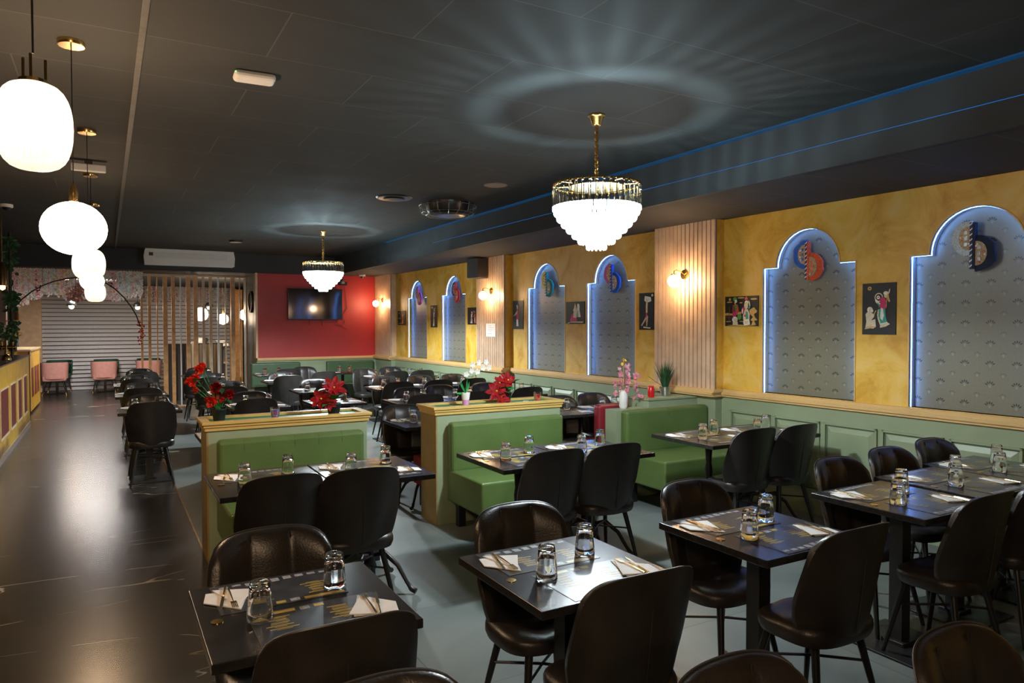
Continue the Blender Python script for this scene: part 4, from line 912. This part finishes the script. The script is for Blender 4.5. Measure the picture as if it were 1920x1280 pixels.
for px, py in ((76, 537), (70, 541), (207, 533), (165, 521)): x, z = XY(px, py, 15.05); blob(m, (x, 0, z), .05, 14, rr)
m.build('flower_cluster', redpet, t)
m = MB(); x, z = XY(142, 550, 15.0)
for q in range(16): blob(m, (x+rr.uniform(-.13, .13), rr.uniform(-.1, .1), z+rr.uniform(-.15, .13)), .085, 18, rr)
o = thing('flower_ball', '', 'flower ball', (0, 15.0, 0)); m.build('blossoms', P('dusty_pink_petal', (.85, .42, .36), .6, noise=.3, scale=20), o); MB().tube([(x, 0, z), (x, 0, 2.675)], .004, 5).build('hanging_cord', blackpl, o); tag(o, 'hanging cluster of dusty pink flowers under the flower curtain', 'flower ball')
# back area pendants
def small_pend(px, py, y, r, label, dark):
    x, z = XY(px, py, y); t = thing('dome_pendant' if dark else 'globe_pendant', label, 'pendant lamp', (x, y, 2.67))
    MB().tube([(0, 0, 0), (0, 0, z-2.67+r)], .004, 5).build('cord', blackpl if dark else gold, t)
    if dark:
        MB().lathe([(.09, -.01), (.095, .02), (.07, .07), (.02, .10), (.0001, .105)], 20, (0, 0, z-2.67)).build('lamp_shade', blackpl, t, True)
        MB().lathe([(max(.0001, .045*math.sin(PI*k/10)), -.045*math.cos(PI*k/10)) for k in range(11)], 16, (0, 0, z-2.7)).build('bulb', sconceM, t, True)
    else:
        MB().lathe([(.03, r*.9), (.03, r+.03)], 12, (0, 0, z-2.67)).build('lamp_holder', gold, t, True)
        MB().lathe([(max(.0001, r*math.sin(PI*k/14)), -r*math.cos(PI*k/14)) for k in range(15)], 24, (0, 0, z-2.67)).build('lamp_shade', EM('lit_opal_far', (1.0, .78, .56), 26), t, True)
small_pend(134, 572, 17.5, .1, 'dark dome pendant with lit bulb below the pink flower ball', True)
small_pend(258, 574, 18.5, .1, 'lit dome pendant beside the left post of the slat screen', True)
small_pend(392, 574, 18.5, .1, 'dark dome pendant seen through the slat screen', True)
small_pend(377, 589, 17.2, .15, 'left and largest of three white globes behind the slat screen', False)
small_pend(418, 598, 18.0, .125, 'middle of three white globes behind the slat screen', False)
small_pend(459, 590, 18.0, .125, 'right of three white globes behind the slat screen, half hidden', False)
t = thing('added_far_light', 'added light panel hidden above the flower curtain to brighten the far area', 'ceiling light', (-.3, 17.4, 2.675)); MB().box(-.49, -.3, -.03, .49, .3, 0).box(-.51, -.32, -.07, .51, -.3, 0).box(-.51, .3, -.07, .51, .32, 0).build('light_housing', white, t); MB().box(-.45, -.26, -.034, .45, .26, -.03).build('diffuser', EM('added_light_glow', (1.0, .92, .87), 85), t)  # unseen panel added to brighten the shutter and streak the aisle floor
# partition, striped booth, counter
def bx(name, x0, y0, z0, x1, y1, z1, m, label, cat, bev=0): return tag(MB().box(x0, y0, z0, x1, y1, z1).build(name, m, bevel=bev), label, cat)
def Xat(px, y): return y*math.tan(.5178+math.atan((px-960)/1336.8))
bx('partition_panel', Xat(315, 17.2), 17.2, 0, Xat(359, 17.2), 17.3, 1.24, blackpl, 'tall black panel behind the slat screen', 'panel')
t = thing('booth_partition', 'striped black and gold booth back with cream edge behind the screen', 'booth back', (Xat(361, 17.4), 17.4, 0)); L = Xat(418, 17.4)-Xat(361, 17.4)
MB().box(-.02, 0, 0, .05, .2, 1.26).build('cream_edge', P('cream_paint', (.75, .68, .5), .5, noise=.05), t)
m = MB().box(.05, 0, .3, L, .12, 1.24)
for k in range(9): m.box(.08+k*(L-.1)/9, -.004, .3, .105+k*(L-.1)/9, 0, 1.22, 1)
for k in range(9): m.box(.115+k*(L-.1)/9, -.004, .3, .122+k*(L-.1)/9, 0, 1.22, 2)
m.build('striped_back', [blackpl, P('gold_stripe', (.45, .32, .14), .5, noise=.1), white], t)
t = thing('service_counter', 'white counter with open shelves behind the slat screen', 'counter', (Xat(364, 18.4), 18.4, 0)); L = 2.58-Xat(364, 18.4)
MB().box(0, 0, 1.14, L, .5, 1.2).build('counter_top', white, t); MB().box(0, .45, 0, L, .5, 1.14).build('back_board', P('shelf_grey', (.3, .3, .28), .5, noise=.05), t)
for z in (.35, .72): MB().box(0, 0, z, L, .45, z+.03).build('shelf', woodpale, t)
for k, (px, l) in enumerate(((375, 'small white vase with purple flowers on the white counter'), (385, 'dark pitcher on the white counter'), (415, 'white bowl on the counter'))):
    x = Xat(px, 18.6); m = MB().lathe([(.04, 0), (.06, .06), (.05, .14)] if k != 2 else [(.04, 0), (.14, .08)], 16); o = m.build(['counter_vase', 'pitcher', 'bowl'][k], [white, blackpl, white][k], loc=(x, 18.6, 1.201)); tag(o, l, ['vase', 'pitcher', 'bowl'][k])
bx('wood_panel', Xat(433, 20.4), 20.4, 0, Xat(455, 20.4), 20.5, 2.6, wood, 'orange ribbed wood panel at the right end of the shutter', 'panel')
# clock on the return wall
t = thing('wall_clock', 'round wall clock with dark rim seen edge-on beside the slat screen', 'clock', (2.6, 15.25, 2.12), -PI/2)
for nm, pr, mm in (('clock_rim', [(.17, 0), (.22, 0), (.22, .05), (.18, .05), (.17, .03)], blackpl), ('clock_face', [(.175, 0), (.175, .02)], white)):
    m = MB().lathe(pr, 32); m.v = [(x, -z, y) for x, y, z in m.v]; m.build(nm, mm, t, True)
# barrel chairs at the far tables
def barrel(name, mat, label=''):
    t = thing(name, label, 'chair'); m = MB(); N = 20; vs = []; fs = []
    for j in range(7):
        z = .40+.38*j/6
        for i in range(N+1):
            a = PI+(-.15)+(PI+.3)*i/N; q = 1+.05*j/6; ca, sa = math.cos(a), math.sin(a); k = (abs(ca)**3+abs(sa)**3)**(-1/3)
            top = .0 if abs(i-N/2) < N*.33 else (.10*((abs(i-N/2)-N*.33)/(N*.17))*j/6)
            vs += [(.27*ca*k*q, .23*sa*k*q, z-top), (.235*ca*k*q, .195*sa*k*q, z-top)]
    w_ = 2*(N+1)
    for j in range(6):
        for i in range(N): a = j*w_+2*i; fs += [(a, a+w_, a+w_+2, a+2), (a+1, a+3, a+w_+3, a+w_+1)]
        a = j*w_; fs.append((a, a+1, a+w_+1, a+w_)); a += 2*N; fs.append((a, a+w_, a+w_+1, a+1))
    for i in range(N): a = 6*w_+2*i; fs.append((a, a+1, a+3, a+2)); a = 2*i; fs.append((a, a+2, a+3, a+1))
    m.add(vs, fs).build('backrest', mat, t, True)
    MB().box(-.235, -.2, .34, .235, .22, .46).build('seat', mat, t, bevel=.03)
    for sx in (-1, 1):
        for sy in (-1, 1):
            l = MB().tube([(sx*.17, sy*.15, .35), (sx*.23, sy*.2, .07)], [.017, .012], 8).build('leg', legM, t, True)
            MB().tube([(sx*.23, sy*.2, .07), (sx*.243, sy*.212, 0)], [.0125, .010], 8).build('leg_tip', gold, l, True)
    return t
pinkc = barrel('barrel_chair', P('pink_velvet', (.55, .27, .24), .6, noise=.08)); greenc = barrel('barrel_chair', P('dark_green_velvet', (.015, .10, .06), .6, noise=.08))
for k, (x, q) in enumerate(((-1.06, 'left'), (-.05, 'middle'), (.92, 'right'))):
    place(pinkc, (x, 19.85, 0), 0, 'pink barrel chair with gold-tipped legs, %s of three by the shutter' % q, 'pink barrel chairs by the shutter')
    place(greenc, (x+.05, 20.92, 0), PI, 'dark green barrel chair behind the %s pink chair' % q, 'green barrel chairs by the shutter')
    t = thing('cafe_table', 'small dark table between the %s pink and green chairs' % q, 'table', (x+.02, 20.4, 0), 0, 'small tables by the shutter')
    MB().box(-.3, -.24, .71, .3, .24, .74).build('tabletop', tableM, t, bevel=.003); MB().box(-.03, -.03, .01, .03, .03, .71).build('table_column', legM, t); MB().box(-.2, -.2, 0, .2, .2, .012).build('base_plate', legM, t)
# ================================================================ BAR
barY = P('yellow_lacquered_wood', (.62, .36, .03), .35, noise=.2, scale=5)
barR = P('maroon_panel', (.16, .025, .02), .4, noise=.1)
t = thing('bar_counter', 'yellow bar counter with maroon panels along the left edge', 'bar counter', (-1.1, 9.4, 0)); L = 4.65
MB().box(-.6, 0, .08, 0, L, 1.15).build('bar_front', barY, t); MB().box(-.62, -.02, 1.15, .02, L+.02, 1.17).build('bar_top', P('black_bar_top', (.015, .013, .012), .25, noise=.1), t)
MB().box(-.58, 0, 0, .01, L, .08).build('kick_plate', greymetal, t)
for y0, y1 in ((.9, 1.7), (1.95, 2.55), (2.85, 3.35), (3.65, 4.15)):
    a = MB().box(0, y0, .30, .006, y1, .86).build('recessed_panel', barR, t)
    MB().box(.0, y0-.03, .86, .012, y1+.03, .88).box(0, y0-.03, .30, .012, y0, .86).box(0, y0-.03, .27, .012, y1+.03, .30).build('panel_edge', whitepaper if False else P('pale_edge', (.75, .6, .4), .4), a)
t = thing('bar_counter', 'orange and yellow end counter beyond the bar', 'bar counter', (-1.22, 15.7, 0)); L = 2.3
MB().box(-1.2, 0, .05, 0, L, 1.17).build('bar_front', [barY], t); MB().box(-1.2, -.012, .05, -.02, 0, 1.17).build('bar_end', P('orange_panel', (.45, .16, .02), .4, noise=.2), t)
MB().box(-1.22, -.02, 1.17, .02, L+.02, 1.2).build('bar_top', P('pale_bar_top', (.55, .42, .25), .4, noise=.1), t); MB().box(-.02, -.02, 0, .004, .03, 1.17).build('corner_post', legM, t)
for y0 in (.35, 1.0, 1.6): MB().box(0, y0, .3, .006, y0+.42, .85).build('recessed_panel', barR, t)
# back bar
t = thing('bar_shelving', 'brown back-bar frame with mirror behind the bar at the left edge', 'shelving', (-1.77, 15.2, 0))
MB().box(-.15, 0, 0, .25, .3, 2.6).build('upright', P('pinkish_brown', (.30, .19, .16), .5, noise=.1), t)
MB().box(.27, .1, .9, .40, .12, 2.2).build('mirror', P('bright_mirror', (.8, .82, .85), .08, 1, noise=.02), t)
MB().box(.25, .0, 1.72, .45, .2, 1.74).build('shelf', gold, t); MB().box(.25, .0, 2.1, .45, .2, 2.12).build('shelf', gold, t)
t = thing('beer_tap', 'shiny brass beer tap rail on the bar counter', 'beer tap', (-1.36, 12.6, 1.17))
MB().tube([(-.3, 0, .16), (.22, 0, .16)], .03, 12).build('tap_rail', gold, t, True)
for x in (-.25, -.1, .05, .18): MB().tube([(x, 0, .16), (x, 0, .24)], [.012, .018], 8).tube([(x, -.03, .16), (x, -.07, .12)], .008, 6).build('tap_handle', gold, t, True)
for x in (-.2, .1): MB().tube([(x, 0, 0), (x, 0, .15)], .02, 10).build('tap_stand', gold, t, True)
t = thing('flower_arrangement', 'white and yellow flowers with green leaves above the bar', 'flowers', (-1.22, 12.2, 1.17)); rr = random.Random(9)
MB().lathe([(.06, 0), (.05, .05), (.012, .08), (.012, .26), (.05, .30)], 16).build('stand', gold, t, True)
m = MB()
for k in range(10): blob(m, (rr.uniform(-.18, .08), rr.uniform(-.06, .06), .36+rr.uniform(-.05, .10)), .06, 16, rr, 0)
m.build('white_bloom', whitepet, t); m = MB(); blob(m, (.15, -.05, .36), .05, 20, rr); blob(m, (-.1, -.05, .46), .045, 20, rr); m.build('yellow_bloom', yellowM, t)
m = MB()
for k in range(90): a = rr.uniform(0, 6.3); m.petal((rr.uniform(-.2, .15), rr.uniform(-.07, .07), .30+rr.uniform(0, .18)), (math.cos(a), rr.uniform(-.5, .5), math.sin(a)), (0, -1, 0), .08, .05)
m.build('foliage', leafdk, t)
t = thing('climbing_vine', 'dark post wrapped in leafy vine rising to the ceiling behind the bar', 'vine', (-1.235, 13.1, 1.17)); m = MB(); lf = MB()
m.tube([(0, 0, .0), (.01, 0, .5), (-.01, 0, 1.0), (0, 0, 1.88)], .022, 8).build('post', P('dark_stem', (.03, .025, .015), .6, noise=.1), t, True)
for k in range(110):
    z = rr.choice((rr.uniform(.2, 1.85), rr.uniform(.75, .95), rr.uniform(1.35, 1.8))); a = rr.uniform(0, 6.3); lf.petal((rr.uniform(-.06, .06), rr.uniform(-.05, .05), z), (math.cos(a), rr.uniform(-.5, .5), math.sin(a)), (0, -1, 0), rr.uniform(.06, .11), .06)
lf.build('foliage', leafdk, t)
t = thing('hanging_lantern', 'dark hanging lantern with amber bulb at the left edge', 'lantern', (-1.125, 11.0, HM))
MB().tube([(0, 0, 0), (0, 0, -.62)], .006, 6).build('cord', gold, t); MB().lathe([(.06, -.90), (.06, -.70), (.03, -.64), (.01, -.6)], 16).build('lamp_shade', P('dark_brass', (.12, .07, .03), .3, .8, noise=.1), t, True)
MB().lathe([(.0001, -.96), (.03, -.94), (.03, -.9)], 12).build('bulb', EM('amber_bulb', (1, .5, .12), 9), t, True)
# bottles on the bar shelves
for k in range(4):
    x = -1.50+.05*k; z = 1.741 if k % 2 else 2.121
    o = MB().lathe([(.02, 0), (.022, .1), (.018, .13), (.008, .16), (.008, .21)], 12).build('bottle', P(['amber_bottle', 'green_bottle', 'clear_bottle'][k % 3], [(.3, .1, .02), (.03, .12, .05), (.5, .5, .5)][k % 3], .15, noise=.05), loc=(x, 15.24, z))
    tag(o, '%s bottle, %s from the left in the back bar bottle row' % (['amber', 'dark green', 'clear'][k % 3], ['first', 'second', 'third', 'fourth', 'fifth', 'sixth', 'seventh'][k]), 'bottle', 'bottles on the back bar shelves')
for p in (mat0, glass0, nap0, fork0, knife0, chair0, pinkc, greenc, np_): assert p.name in USED, p.name
